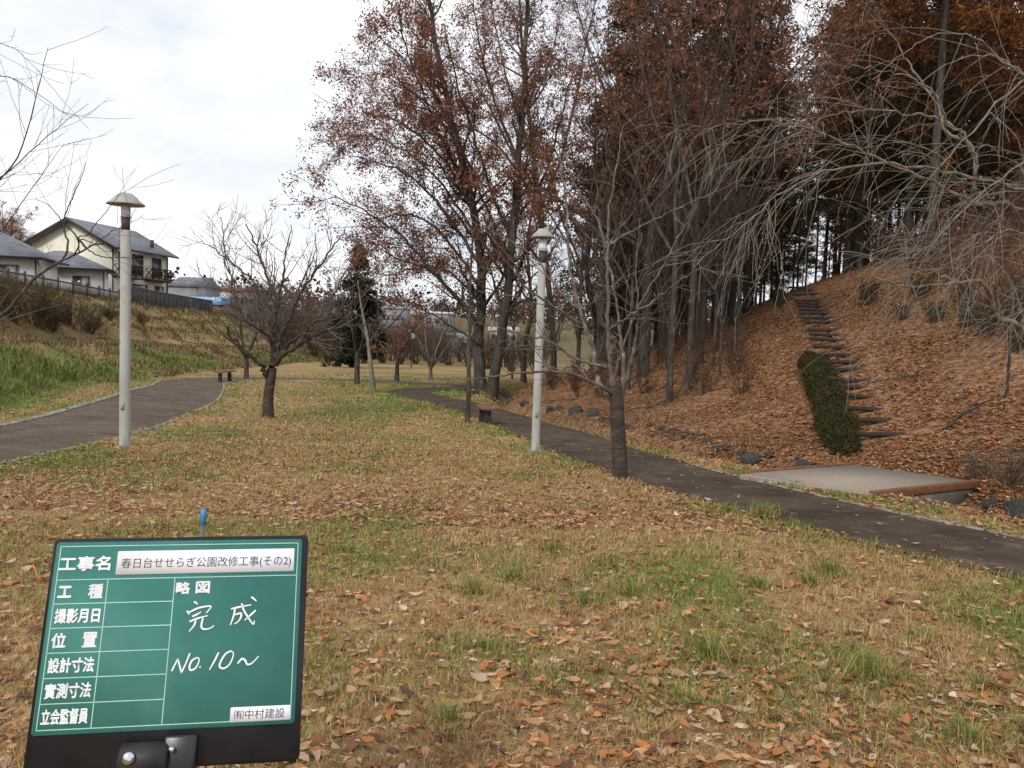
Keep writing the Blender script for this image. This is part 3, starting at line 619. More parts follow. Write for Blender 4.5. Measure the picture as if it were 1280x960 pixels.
def hip_house(name, label, loc, rz, W_, D_, EH, rise, wins, over=.6):
    h = thing(name, label, 'house', loc, rz)
    MB().box((-W_ / 2, D_ / 2, EH / 2 - .6), (W_, D_, EH + 1.2)).obj('wall', M['wall_white'], h)
    a = over; r_ = MB(); i = min(W_, D_) / 2 + a; t = .12
    if W_ >= D_: ridge = [(-W_ - a + i, D_ / 2), (a - i, D_ / 2)]
    else: ridge = [(-W_ / 2, -a + i), (-W_ / 2, D_ + a - i)]
    c = [(-W_ - a, -a), (a, -a), (a, D_ + a), (-W_ - a, D_ + a)]; ze = EH - .02; zr = EH + rise
    V = [(*p, ze) for p in c] + [(*p, ze + t) for p in c] + [(*p, zr) for p in ridge]
    F = [(3, 2, 1, 0)] + [(k, (k + 1) % 4, 4 + (k + 1) % 4, 4 + k) for k in range(4)]
    F += [(4, 5, 9, 8), (5, 6, 9), (6, 7, 8, 9), (7, 4, 8)] if W_ >= D_ else [(4, 5, 8), (5, 6, 9, 8), (6, 7, 9), (7, 4, 8, 9)]
    rf = r_.add(V, F).obj('roof', M['roof_slate'], h)
    g = MB(); g.box((-W_ / 2, -a - .06, ze + .03), (W_ + 2 * a, .11, .13)); g.box((a + .06, D_ / 2, ze + .03), (.11, D_ + 2 * a, .13)); g.obj('gutter', M['trim_dark'], rf)
    MB().bar((.05, -.05, -1), (.05, -.05, EH - .1), .08, .08).obj('downpipe', M['trim_dark'], h)
    for x_, z_, w_, h_ in wins: window(h, x_, -.0, z_, w_, h_, 'y', curtain=True)
    return h
hip_house('house', 'low white house with hip roof in front of the two storey house', (*at(129, 372, 66)[:2], 2.6), R(22), 6.2, 5.0, 2.55, 1.5, [(-1.55, 1.38, 1.25, 1.3), (-4.9, 1.3, .9, 1.4)])
hip_house('house', 'low white house with grey roof cut by the left picture edge', (*at(44, 372, 57)[:2], 2.75), R(16), 8.5, 6.0, 2.55, 2.0, [(-1.75, 1.42, 1.55, 1.3), (-5.5, 1.4, 1.6, 1.3)])
# smaller buildings beyond
def shed(name, label, Y, px0, px1, py_top, py_bot, depth, roofmat, wallmat, rise, rz=0, cat='building', over=.3, wins=0):
    a, b = at(px0, py_bot, Y), at(px1, py_bot, Y); tp = at((px0 + px1) / 2, py_top, Y); w = abs(b[0] - a[0]); zb = min(a[2], b[2]); hh = tp[2] - zb
    t = thing(name, label, cat, ((a[0] + b[0]) / 2, Y, zb), rz)
    MB().box((0, depth / 2, hh / 2 - 1), (w, depth, hh + 2)).obj('wall', wallmat, t)
    if rise: MB().prism([(-depth / 2 - over, hh - .05), (depth / 2 + over, hh - .05), (depth / 2 + over, hh + .06), (0, hh + rise), (-depth / 2 - over, hh + .06)][::-1], -w / 2 - over, w / 2 + over)
    r_ = MB(); pr_ = [(-over, hh + .004), (depth + over, hh + .004), (depth / 2, hh + rise)]
    V = [(-w / 2 - over, y, z) for y, z in pr_] + [(w / 2 + over, y, z) for y, z in pr_]
    r_.add(V, [(0, 1, 2), (5, 4, 3), (0, 3, 4, 1), (1, 4, 5, 2), (2, 5, 3, 0)]).obj('roof', roofmat, t)
    for k in range(wins):
        xx = -w / 2 + w * (k + .5) / wins; window(t, xx, 0, hh * .58, min(1.6, w / wins * .55), min(1.3, hh * .4), 'y')
    return t
sb = shed('shed', 'long low shed with pale blue roof beside the two storey house', 104, 214, 277, 380, 394, 5, M['blue_roof'], M['red_trim'], 1.0, R(-12), 'shed')
shed('house', 'dark grey house with low roof behind the blue roofed shed', 126, 208, 246, 358, 386, 7, M['roof_slate'], M['far_grey'], 1.6, R(-10), 'house')
shed('building', 'far pale building with brown roof beyond the bare thicket, right of the blue shed', 165, 262, 312, 364, 392, 8, M['red_trim'], M['far_pale'], 1.0, 0, wins=4)
shed('apartment_building', 'distant grey block with a row of windows on the far hillside', 230, 476, 506, 386, 412, 12, M['far_grey'], M['far_grey'], .8, 0, wins=5)
shed('building', 'far grey building with pale roof line seen under the oak leaves', 220, 530, 562, 392, 414, 10, M['far_pale'], M['far_grey'], .6, 0, wins=3)
shed('garage', 'long plain white low building beyond the far thicket', 128, 553, 572, 420, 440, 6, M['far_grey'], M['far_pale'], .5, 0)
shed('cabin', 'small cream hut with teal roof and one window beside the white building', 126, 573, 586, 424, 440, 4, M['teal_roof'], M['wall_cream'], .9, 0, wins=1)
shed('house', 'distant house with white roof glimpsed between the oak trunks and lamp post', 120, 612, 646, 414, 430, 7, M['far_pale'], M['wall_cream'], .7, 0, 'house', wins=4)
a, b = at(492, 419, 118), at(516, 419, 118)
w = thing('panel_fence', 'pale grey panel fence on the far side of the valley', 'fence', ((a[0] + b[0]) / 2, 118, hgt((a[0] + b[0]) / 2, 118)))
MB().box((0, 0, .8), (b[0] - a[0], .08, 2.2)).obj('panel', M['far_grey'], w)
m = MB()
for k in range(7): m.box((-(b[0] - a[0]) / 2 + (b[0] - a[0]) * k / 6, -.08, .9), (.07, .06, 2.4))
m.obj('post', M['far_pale'], w)
# fence and wall along the terrace edge
def fence_line(pts):
    out = []
    for px, py, Y in pts: p = at(px, py, Y); out.append((p[0], p[1]))
    return catmull(out, 60)
FL = fence_line([(-30, 350, 44), (0, 357, 47), (60, 362, 53), (130, 380, 62), (166, 385, 69)])
fb = np.array([*FL[30], hgt(*FL[30])]); fn = thing('picket_fence', 'dark picket fence on top of the grassy bank before the white houses', 'fence', fb)
rail, pk, po = MB(), MB(), []
zz = smooth_h(FL[:, 0], FL[:, 1])
for k in range(len(FL) - 1):
    p, q_ = np.array([*FL[k], zz[k]]) - fb, np.array([*FL[k + 1], zz[k + 1]]) - fb
    for hh in (.2, .72): rail.bar(p + [0, 0, hh], q_ + [0, 0, hh], .05, .07)
    for s in np.arange(0, 1, .36): c = p + (q_ - p) * s; pk.box(c + [0, 0, .42], (.03, .03, .75))
    if k % 5 == 0: po.append(MB().box(p + np.array([0, 0, .35]), (.11, .11, 1.15)))
rail.obj('rail', M['trim_dark'], fn); pk.obj('pickets', M['frame_grey'], fn)
for b in po: b.obj('post', M['trim_dark'], fn)
WLn = fence_line([(165, 390, 70), (200, 396, 77), (240, 402, 86), (268, 407, 92)])
wb = np.array([*WLn[30], hgt(*WLn[30])]); bw_ = thing('block_wall', 'dark grey block wall along the terrace below the two storey house', 'wall', wb)
zz = smooth_h(WLn[:, 0], WLn[:, 1]); m = MB(); cp = MB()
for k in range(0, 57, 3):
    p, q_ = np.array([*WLn[k], zz[k]]) - wb, np.array([*WLn[k + 3], zz[k]]) - wb
    m.bar(p + [0, 0, .45], q_ + [0, 0, .45], .16, 1.9); cp.bar(p + [0, 0, 1.44], q_ + [0, 0, 1.44], .22, .08)
m.obj('wall_face', M['block_wall'], bw_); cp.obj('coping', M['frame_grey'], bw_)
# ------------------------------------------------------------------ trees
def walk(rng, p, d, L, n, wig, trop):
    pts = [p]; st = L / (n - 1); d = np.array(d, float)
    for i in range(n - 1):
        d = d + rng.normal(size=3) * wig; d[2] += trop; d = d / math.sqrt(d @ d); p = p + d * st; pts.append(p)
    return np.array(pts)
def turn(rng, d, ang, flat_=0):
    a = rng.normal(size=3); a = a - d * (a @ d)
    if flat_: a[2] *= 1 - flat_
    a = a / (math.sqrt(a @ a) + 1e-9); v = d * math.cos(ang) + a * math.sin(ang); return v / math.sqrt(v @ v)
def spawn(rng, out, pts, rad, lvl, S):
    """children of one limb: S[lvl] = count per metre, length, angle, wiggle, tropism, start, radius ratio, points"""
    if lvl >= len(S): return
    s = S[lvl]; L = np.linalg.norm(np.diff(pts, axis=0), axis=1).sum(); k = rng.poisson(s['n'] * L) if 'n' in s else s['k']
    for _ in range(k):
        t = s.get('t0', .2) + (s.get('t1', 1.0) - s.get('t0', .2)) * rng.random(); f = t * (len(pts) - 1); i = min(int(f), len(pts) - 2); u = f - i
        p = pts[i] * (1 - u) + pts[i + 1] * u; r = rad[i] * (1 - u) + rad[i + 1] * u
        d = pts[i + 1] - pts[i]; d = d / math.sqrt(d @ d); d = turn(rng, d, s['ang'] * rng.uniform(.6, 1.3), s.get('flat', 0))
        ln = (s['L'] if 'L' in s else L * s['ratio']) * rng.uniform(.5, 1.25) * (1 - s.get('tip', .45) * t)
        n = s.get('pts', 5); r0 = max(min(r * s.get('rr', .6), s.get('rmax', 9)), s.get('rmin', .002)); q_ = walk(rng, p, d, ln, n, s['wig'], s['trop'])
        rr = np.linspace(r0, max(r0 * s.get('taper', .3), s.get('rmin', .002) * .7), n); out[lvl].append((q_, rr)); spawn(rng, out, q_, rr, lvl + 1, S)
def leaf_quads(rng, polys, per_m, size, pal, droop=.6, spread=.12, clump=1, narrow=.55):
    """leaves hung along twigs: folded two-quad blades"""
    P0 = []
    for q_, _ in polys:
        L = np.linalg.norm(q_[-1] - q_[0]); k = rng.poisson(per_m * L)
        if k: f = rng.uniform(.15, 1, k) * (len(q_) - 1); i = np.minimum(f.astype(int), len(q_) - 2); u = (f - i)[:, None]; P0.append(q_[i] * (1 - u) + q_[i + 1] * u)
    P = np.vstack(P0); P = np.repeat(P, clump, 0) + rng.normal(size=(len(P) * clump, 3)) * spread; n = len(P)
    d = rng.normal(size=(n, 3)); d[:, 2] -= droop; d = nv(d); s = nv(np.cross(d, rng.normal(size=(n, 3)))); nn_ = np.cross(d, s); sz = size * rng.uniform(.6, 1.35, n)[:, None]
    a, b = P, P + d * sz; m1, m2 = P + d * sz * .45 + s * sz * narrow * .5 + nn_ * sz * .12, P + d * sz * .45 - s * sz * narrow * .5 + nn_ * sz * .12
    V = np.stack([a, m1, b, m2], 1).reshape(-1, 3); i = np.arange(n)[:, None] * 4; F = np.vstack([i + [0, 1, 2], i + [0, 2, 3]])
    pal = np.array(pal); c = pal[rng.integers(0, len(pal), n)] * rng.uniform(.7, 1.25, (n, 1)); return V, F, np.repeat(c, 4, 0)
RUST = [(.25, .092, .045), (.32, .125, .055), (.20, .075, .042), (.38, .17, .075), (.15, .06, .04)]
OAK = [(.27, .115, .070), (.34, .155, .088), (.21, .088, .060), (.40, .205, .12), (.16, .075, .055)]
LARCH = [(.27, .105, .034), (.20, .078, .028), (.33, .145, .05), (.14, .058, .025)]
CONI = [(.022, .036, .018), (.032, .048, .023), (.045, .052, .024), (.07, .055, .025), (.13, .068, .032)]
NS = {}
def build_tree(name, label, cat, base, polys_trunk, polys_twig, leaves=None, tm='bark_brown', wm='twig_brown', group=None, ts=9, ws=4, lm='leaf_tree', limbs=None, lmat=None):
    base = np.asarray(base, float); t = thing(name, label, cat, base, 0, group)
    V, F = tubes(polys_trunk, ts); mk('trunk', V - base, [F], M[tm], t, smooth=True)
    if limbs: V, F = tubes(limbs, ts); mk('limbs', V - base, [F], M[lmat], t, smooth=True)
    if polys_twig: V, F = tubes(polys_twig, ws); mk('branches', V - base, [F], M[wm], t, smooth=True)
    if leaves: V, F, c = leaves; mk('crown', V - base, [F], M[lm], t, col=c)
    return t
def limb(pts, r0, r1, n=None, rng=None, wob=0):
    P = np.array([at(*p) if len(p) == 3 else p for p in pts]) if not isinstance(pts, np.ndarray) else pts
    P = catmull(P, n or 4 * len(P)); k = len(P)
    if wob: P[1:-1] += rng.normal(size=(k - 2, 3)) * wob
    return P, r0 + (r1 - r0) * np.linspace(0, 1, k) ** .8
def trunk_flare(P, R_, amount=.5, hh=.35):
    z = P[:, 2] - P[0, 2]; return P, R_ * (1 + amount * np.exp(-z / hh))
def zl(Y, ox, oy, s, pts):
    """list of pixels in an enlarged crop -> (px, py, depth)"""
    n = len(pts); Ys = np.linspace(Y[0], Y[1], n); return [(ox + a / s, oy + b / s, c) for (a, b), c in zip(pts, Ys)]
# --- front cherry at the right path
rg = np.random.default_rng(11)
b0_ = ground(776, 599); Yc = b0_[1]
tr = [trunk_flare(*limb([tuple(proj(b0_ - [0, 0, .12])) + (Yc,), (774, 560, Yc), (772, 530, Yc), (771, 506, Yc), (770, 492, Yc), (769, 482, Yc)], .098, .09, 22), .28, .15)]
q6 = lambda Y, pts: zl((Yc + Y[0], Yc + Y[1]), 600, 240, 3.5556, pts)
limbs = [(q6((0, -1.2), [(600, 900), (560, 880), (480, 835), (400, 805), (320, 800), (240, 800), (120, 812), (0, 828), (-60, 835)]), .045, .012),
         (q6((0, -.5), [(560, 780), (490, 762), (420, 740), (350, 690), (290, 655), (240, 645), (140, 620), (40, 590), (-40, 575)]), .034, .010),
         (q6((0, .8), [(590, 920), (530, 850), (500, 690), (450, 540), (420, 420), (400, 330), (385, 100), (380, 0), (360, -120), (350, -240)]), .058, .012),
         (q6((.3, -.8), [(470, 600), (420, 570), (370, 540), (300, 490), (220, 440), (185, 385), (150, 320), (80, 230), (20, 150), (-60, 80)]), .030, .008),
         (q6((.3, 1.2), [(460, 560), (440, 520), (360, 450), (300, 370), (240, 290), (170, 240), (100, 200), (0, 150), (-90, 110)]), .030, .008),
         (q6((0, .3), [(600, 910), (580, 800), (570, 700), (568, 600), (565, 450), (565, 240), (570, 150), (575, 60), (590, 0), (610, -130), (640, -300)]), .052, .010),
         (q6((.2, .9), [(562, 250), (545, 190), (520, 120), (480, 55), (440, 0), (400, -80), (390, -170)]), .026, .007),
         (q6((.2, -.8), [(570, 240), (620, 165), (680, 90), (715, 45), (750, 0), (810, -90), (850, -170)]), .026, .007),
         (q6((.1, -1.0), [(590, 228), (680, 170), (800, 110), (920, 55), (1050, 0), (1150, -50), (1220, -75)]), .024, .006),
         (q6((0, .9), [(625, 900), (640, 830), (630, 700), (618, 600), (600, 450), (585, 360), (560, 310), (545, 200), (520, 60)]), .045, .009),
         (q6((0, -.6), [(630, 905), (650, 840), (690, 680), (700, 600), (705, 520), (735, 460), (790, 370), (850, 250), (920, 140), (960, 50)]), .042, .010),
         (q6((0, -1.3), [(580, 610), (640, 565), (700, 530), (780, 480), (870, 410), (940, 360), (1000, 340), (1060, 370)]), .028, .007),
         (q6((0, .8), [(560, 890), (500, 850), (450, 800), (410, 770), (350, 800)]), .03, .012),
         (q6((.4, 1.6), [(590, 880), (610, 760), (650, 640), (700, 500), (690, 330), (720, 180)]), .03, .008)]
tw = [[], [], []]
S_ch = [dict(n=2.5, L=.85, ang=.85, wig=.12, trop=.015, t0=.12, rr=.5, rmax=.009, rmin=.0034, pts=6, tip=.4), dict(n=3.2, L=.34, ang=.7, wig=.12, trop=.03, t0=.15, rr=.6, rmin=.0028, pts=4), dict(n=1.2, L=.15, ang=.7, wig=.1, trop=.02, rr=.6, rmin=.002, pts=3)]
for pts, r0, r1 in limbs:
    P, rr = limb(pts, r0 * .66, r1 * .6, None, rg, .008); tr.append((P, rr)); spawn(rg, tw, P, rr, 0, S_ch)
build_tree('cherry_tree', 'bare cherry tree with thick short trunk and pale spreading limbs, standing beside the right path', 'tree', b0_, tr[:1], sum(tw, []), None, 'bark_cherry', 'twig_grey', ts=14, limbs=tr[1:], lmat='bark_limb')
# --- cherry in the middle lawn
rg = np.random.default_rng(12); b1_ = ground(335, 522); Yc = b1_[1]
tr = [trunk_flare(*limb([tuple(proj(b1_ - [0, 0, .12])) + (Yc,), (335, 500, Yc), (337, 482, Yc), (339, 468, Yc), (340, 460, Yc)], .118, .105, 18), .35, .2)]
q4 = lambda Y, pts: zl((Yc + Y[0], Yc + Y[1]), 240, 240, 3.2, pts)
limbs = [(q4((0, -.8), [(305, 750), (290, 720), (275, 690), (230, 650), (180, 610), (155, 580), (140, 540)]), .06, .02),
         (q4((0, .5), [(318, 700), (320, 640), (322, 560), (330, 430), (315, 380), (300, 330), (250, 200), (215, 130)]), .07, .012),
         (q4((0, -.8), [(335, 690), (352, 665), (380, 640), (450, 600), (500, 575), (560, 550), (680, 530), (760, 545)]), .06, .010),
         (q4((0, 1.2), [(340, 680), (390, 635), (440, 590), (530, 470), (570, 410), (600, 350), (640, 270)]), .05, .010),
         (q4((0, -1.2), [(335, 670), (355, 600), (370, 550), (420, 430), (460, 365), (500, 310), (580, 200), (610, 150)]), .055, .010),
         (q4((0, -1.2), [(325, 600), (290, 560), (250, 540), (190, 510), (130, 480), (60, 455)]), .035, .009),
         (q4((0, .9), [(335, 520), (310, 450), (280, 390), (210, 330), (140, 270), (90, 230), (40, 195)]), .035, .008),
         (q4((0, -.5), [(335, 480), (355, 390), (370, 300), (380, 200), (395, 130)]), .035, .008),
         (q4((0, 1.4), [(320, 610), (260, 550), (200, 510), (170, 420), (150, 330), (130, 210), (115, 100)]), .04, .008),
         (q4((0, 1.8), [(345, 670), (370, 560), (400, 470), (430, 380), (480, 260), (495, 170)]), .04, .008),
         (q4((0, -1.8), [(340, 660), (400, 600), (480, 530), (560, 500), (640, 440), (690, 350)]), .04, .008),
         (q4((0, 1.0), [(305, 740), (330, 690), (340, 600), (300, 500), (240, 440), (170, 400), (80, 380)]), .045, .008)]
tw = [[], [], []]
S_c2 = [dict(n=4.2, L=1.25, ang=.7, wig=.12, trop=.06, t0=.15, rr=.5, rmax=.016, rmin=.0055, pts=6, tip=.45), dict(n=3.6, L=.6, ang=.7, wig=.12, trop=.04, t0=.15, rr=.6, rmin=.0045, pts=4), dict(n=1.2, L=.25, ang=.7, wig=.1, trop=.03, rr=.6, rmin=.0035, pts=3)]
for pts, r0, r1 in limbs:
    P, rr = limb(pts, r0, r1, None, rg, .02); tr.append((P, rr)); spawn(rg, tw, P, rr, 0, S_c2)
build_tree('cherry_tree', 'dark bare cherry tree alone on the open lawn between the two paths', 'tree', b1_, tr, sum(tw, []), None, 'bark_cherry', 'twig_grey')
# --- generic bare tree
def bare_polys(seed, H, r, forks=5, fork_h=.25, spread=.5, up=.05, dens=1.0, lean=(0, 0), rmin=.006):
    g = np.random.default_rng(seed); base = np.zeros(3); fh = H * fork_h
    P = catmull(np.array([[0, 0, -.15], [lean[0] * fh * .4, lean[1] * fh * .4, fh * .5], [lean[0] * fh, lean[1] * fh, fh]]), 9); R_ = np.linspace(r, r * .8, 9)
    P, R_ = trunk_flare(P, R_, .4, .25); tr = [(P, R_)]; tw = [[], [], []]
    S = [dict(n=1.5 * dens, ratio=.36, ang=.7, wig=.13, trop=up, t0=.2, rr=.5, rmin=rmin, pts=6, tip=.3), dict(n=1.9 * dens, ratio=.42, ang=.7, wig=.13, trop=up, t0=.15, rr=.55, rmin=rmin * .8, pts=5), dict(n=2.0 * dens, L=.4, ang=.7, wig=.12, trop=up, rr=.6, rmin=rmin * .65, pts=3)]
    for k in range(forks):
        a = 2 * math.pi * (k + g.uniform(-.3, .3)) / forks; el = spread * g.uniform(.6, 1.2); d = np.array([math.cos(a) * math.sin(el), math.sin(a) * math.sin(el), math.cos(el)])
        q_ = walk(g, P[-1 - (k % 2)], d, (H - fh) * g.uniform(.75, 1.05), 10, .09, up * .8); rr = np.linspace(r * .62, r * .10, 10); tr.append((q_, rr)); spawn(g, tw, q_, rr, 0, S)
    return tr, sum(tw, [])
def plant(name, label, cat, base, polys, tm, wm, scale=1, rot=0, group=None, leaves=None, cache={}):
    """a tree whose meshes may be shared with others of its kind"""
    key = id(polys[0])
    if key not in cache:
        V, F = tubes(polys[0], 7); a = mk('trunk', V, [F], M[tm], smooth=True); b = c = None
        if polys[1]: V, F = tubes(polys[1], 3); b = mk('branches', V, [F], M[wm], smooth=True)
        if leaves: V, F, col_ = leaves; c = mk('crown', V, [F], M['leaf_tree'], col=col_)
        cache[key] = (a, b, c, polys); src = [o for o in (a, b, c) if o]; fresh = True
    else: src = [o for o in cache[key][:3] if o]; fresh = False
    t = thing(name, label, cat, base, rot, group, scale)
    for o in src:
        c_ = o if fresh else o.copy()
        if not fresh: C.objects.link(c_)
        c_.parent = t
    return t
small = [('cherry_tree', 'twisted bare cherry beside the far bench at the left path end', (308, 473), 4.6, .12, 4, .22, .75, 'bark_brown', 'twig_grey', 31),
         ('cherry_tree', 'bare cherry with broad dark crown behind the middle lawn cherry, before the conifer', (446, 480), 5.2, .14, 6, .26, .62, 'bark_brown', 'twig_grey', 32),
         ('cherry_tree', 'small v shaped bare tree far across the lawn, left of the globe lamp', (496, 476), 4.2, .11, 3, .28, .65, 'bark_dark', 'twig_brown', 33),
         ('young_tree', 'small pale multi stemmed bare tree far across the lawn, right of the globe lamp', (538, 474), 4.4, .10, 6, .14, .6, 'bark_grey', 'twig_grey', 34)]
for nm, lab, (px, py), H, r, fk, fh, sp, tm, wm, sd_ in small:
    p = ground(px, py, 10, 140)
    plant(nm, lab, 'tree', p, bare_polys(sd_, H, r * p[1] / 40, fk, fh, sp, .03, 1.2, rmin=.0075), tm, wm)
# leaning slim trunk on the lawn
p = ground(467, 490); Yq = p[1]; rg = np.random.default_rng(35)
P, rr = limb([tuple(proj(p - [0, 0, .1])) + (Yq,), (465, 470, Yq), (462, 445, Yq), (459, 420, Yq + .2), (452, 385, Yq + .3), (447, 350, Yq + .5)], .11, .02, 20); tw = [[], [], []]
spawn(rg, tw, P, rr, 0, [dict(n=2.2, L=1.6, ang=.8, wig=.12, trop=.06, t0=.4, rr=.45, rmin=.008, pts=6), dict(n=2.5, L=.7, ang=.7, wig=.12, trop=.03, rr=.6, rmin=.006, pts=4), dict(n=2, L=.35, ang=.7, wig=.1, trop=.02, rmin=.005, pts=3)])
build_tree('young_tree', 'slim leaning bare trunk on the lawn just before the path bend', 'tree', p, [(P, rr)], sum(tw, []), None, 'bark_grey', 'twig_grey')
# sapling by the bench
p = ground(584, 528); Yq = p[1]
P, rr = limb([tuple(proj(p - [0, 0, .1])) + (Yq,), (586, 490, Yq), (586, 450, Yq), (587, 400, Yq), (588, 350, Yq), (591, 290, Yq)], .065, .02, 20); tw = [[], [], []]; rg = np.random.default_rng(36)
spawn(rg, tw, P, rr, 0, [dict(n=2.4, L=1.1, ang=.7, wig=.12, trop=.08, t0=.42, rr=.5, rmin=.006, pts=6), dict(n=2.5, L=.5, ang=.7, wig=.12, trop=.03, rr=.6, rmin=.005, pts=4)])
build_tree('young_tree', 'straight dark sapling standing beside the brown bench', 'tree', p, [(P, rr)], sum(tw, []), leaf_quads(rg, sum(tw, []), 5, .07, OAK), 'bark_brown', 'twig_brown')
# --- weeping cherry at the right, its trunk outside the picture
rg = np.random.default_rng(14); YW = 8.8
wb_ = np.array([7.6, 9.6, hgt(7.6, 9.6)])
q2 = lambda Y, pts: zl(Y, 900, 120, 3.368, pts)
q8 = lambda Y, pts: zl(Y, 850, 0, 2.91, pts)
top_ = (1400, 300, 9.4)
tr = [trunk_flare(*limb(np.array([wb_ - [0, 0, .2], wb_ + [.03, 0, .8], at(1398, 420, 9.5), at(1400, 300, 9.4), at(1390, 200, 9.3), at(1370, 90, 9.2), at(1350, -40, 9.2)]), .17, .06, 30), .3, .2)]
WLB = [([(1398, 420, 9.5), (1340, 425, 9.2), (1290, 416, 8.9), (1268, 404, 8.8)] + q2((8.8, 8.0), [(1170, 930), (1140, 870), (1120, 800), (1090, 775), (980, 790), (840, 805), (720, 790), (640, 762)]), .075, .014),
       ([(1396, 330, 9.4), (1330, 290, 9.1)] + q2((8.9, 7.6), [(1230, 465), (1100, 450), (980, 410), (860, 345), (700, 280), (520, 200), (360, 130), (250, 105), (120, 110), (0, 130), (-90, 165)]), .055, .007),
       ([(1394, 290, 9.4), (1330, 245, 9.0)] + q2((8.7, 7.2), [(1280, 395), (1000, 335), (850, 300), (650, 285), (450, 320), (250, 420), (130, 520), (0, 620), (-110, 720)]), .045, .006),
       (q2((8.75, 8.9), [(1150, 460), (1075, 440), (1072, 340), (1075, 250), (1040, 190), (1000, 140), (900, 90), (700, 65), (500, 75), (400, 110), (300, 175), (200, 260)]), .034, .005),
       ([(1390, 200, 9.3), (1320, 130, 9.0), (1262, 82, 8.8)] + q8((8.8, 8.2), [(1150, 200), (1090, 150), (1030, 126), (950, 125), (860, 160), (780, 220), (700, 290)]), .034, .005),
       ([(1385, 180, 9.3), (1320, 105, 9.3)] + q8((9.2, 9.0), [(1240, 265), (1160, 210), (1050, 203), (960, 240), (900, 280), (850, 315), (740, 312)]), .03, .005),
       (q2((8.7, 9.0), [(1020, 190), (940, 130), (935, 70), (900, 0), (850, -60), (800, -130), (730, -250), (620, -360)]), .026, .006),
       (q8((8.7, 8.2), [(1075, 700), (1070, 580), (1030, 510), (960, 440), (950, 390), (900, 320), (830, 275), (750, 258), (630, 243), (510, 234), (440, 240)]), .026, .005),
       ([(1396, 340, 9.4), (1320, 320, 8.6)] + q2((8.3, 7.4), [(1230, 560), (1100, 630), (1000, 680), (900, 740)]), .03, .006),
       (q2((8.7, 8.0), [(1260, 390), (1150, 340), (1180, 300), (1160, 240), (1120, 210), (1000, 215), (900, 240)]), .022, .005),
       (q2((8.7, 8.4), [(1000, 780), (930, 760), (880, 710), (830, 675), (760, 690), (690, 740)]), .03, .006),
       ([(1370, 90, 9.2), (1290, 95, 8.8), (1200, 180, 8.4), (1140, 250, 8.2), (1100, 330, 8.0)], .03, .004),
       ([(1380, 150, 9.2), (1310, 190, 8.6), (1240, 230, 8.2), (1170, 300, 7.9), (1130, 380, 7.7)], .03, .004),
       ([(1398, 360, 9.4), (1340, 360, 8.4), (1280, 390, 8.0), (1230, 450, 7.8)], .03, .004)]
S_w = [dict(n=1, L=1.45, ang=.75, wig=.10, trop=-.11, t0=.22, rr=.4, rmax=.0042, rmin=.0024, pts=9, tip=.3, taper=.45), dict(n=1.7, L=.6, ang=.5, wig=.08, trop=-.12, t0=.1, rr=.7, rmin=.0022, pts=6, tip=.3)]
tw = [[], []]
WD = [7, 6.5, 6.5, 3.6, 2.2, 2.2, 1.5, 2.4, 7.5, 4, 7, 1.6, 3, 6]
for (pts, r0, r1), dens in zip(WLB, WD):
    S_w[0]['n'] = dens; P, rr = limb(pts, r0 * .68, r1 * .55, None, rg, .012); tr.append((P, rr))
    n0 = len(tw[0]); spawn(rg, tw, P, rr, 0, S_w)
build_tree('weeping_cherry', 'pale weeping cherry reaching in from the right edge with arching drooping twigs', 'tree', wb_, tr, sum(tw, []), None, 'bark_pale', 'twig_pale', ts=8)
# --- tree outside the left edge, one limb reaching in
rg = np.random.default_rng(15); YT = 8.4
lb_ = np.array([-7.0, 8.1, hgt(-7.0, 8.1)])
q1 = lambda Y, pts: zl(Y, 0, 250, 6.4, pts)
tr = [trunk_flare(*limb(np.array([lb_ - [0, 0, .2], lb_ + [0, 0, .7], at(-150, 470, 8.3), at(-165, 380, 8.4), at(-175, 250, 8.5), at(-160, 100, 8.6), at(-150, -20, 8.7)]), .14, .04, 26), .3, .2)]
LLB = [([(-150, 470, 8.3), (-70, 445, 8.35)] + q1((8.4, 8.2), [(0, 930), (130, 800), (270, 630), (380, 550), (480, 490), (580, 450), (680, 395), (740, 362), (830, 350)]), .048, .012),
       (q1((8.3, 8.5), [(500, 480), (530, 430), (545, 340), (520, 270), (515, 160), (545, 60), (600, -60), (660, -200), (690, -300)]), .018, .004),
       (q1((8.3, 8.0), [(690, 390), (620, 300), (560, 235), (490, 160), (430, 80), (350, 20), (280, -10)]), .016, .004),
       (q1((8.25, 8.0), [(690, 390), (740, 420), (800, 450), (880, 460), (980, 458), (1080, 470)]), .012, .004),
       (q1((8.25, 8.4), [(630, 420), (640, 320), (720, 335), (790, 375), (840, 408), (900, 415)]), .012, .004),
       (q1((8.25, 8.0), [(590, 440), (630, 360), (620, 300), (700, 280), (760, 200), (850, 90), (950, -40)]), .012, .004),
       (q1((8.25, 8.0), [(740, 365), (800, 320), (900, 250), (1050, 180), (1150, 120)]), .008, .003),
       ([(-165, 330, 8.4), (-80, 290, 8.3), (-10, 235, 8.2), (25, 190, 8.1), (45, 120, 8.0), (60, 60, 8.0)], .025, .004),
       ([(-170, 280, 8.5), (-80, 250, 8.6), (-5, 225, 8.7), (60, 170, 8.8), (110, 130, 8.8)], .022, .003),
       ([(-165, 200, 8.5), (-60, 110, 8.4), (0, 95, 8.3), (40, 112, 8.2), (90, 148, 8.1)], .018, .003),
       ([(-165, 180, 8.5), (-60, 70, 8.4), (5, 55, 8.4), (50, 90, 8.4)], .014, .003),
       ([(-160, 400, 8.4), (-90, 350, 8.6), (-10, 300, 8.8), (40, 235, 9), (80, 180, 9)], .022, .003)]
tw = [[], []]
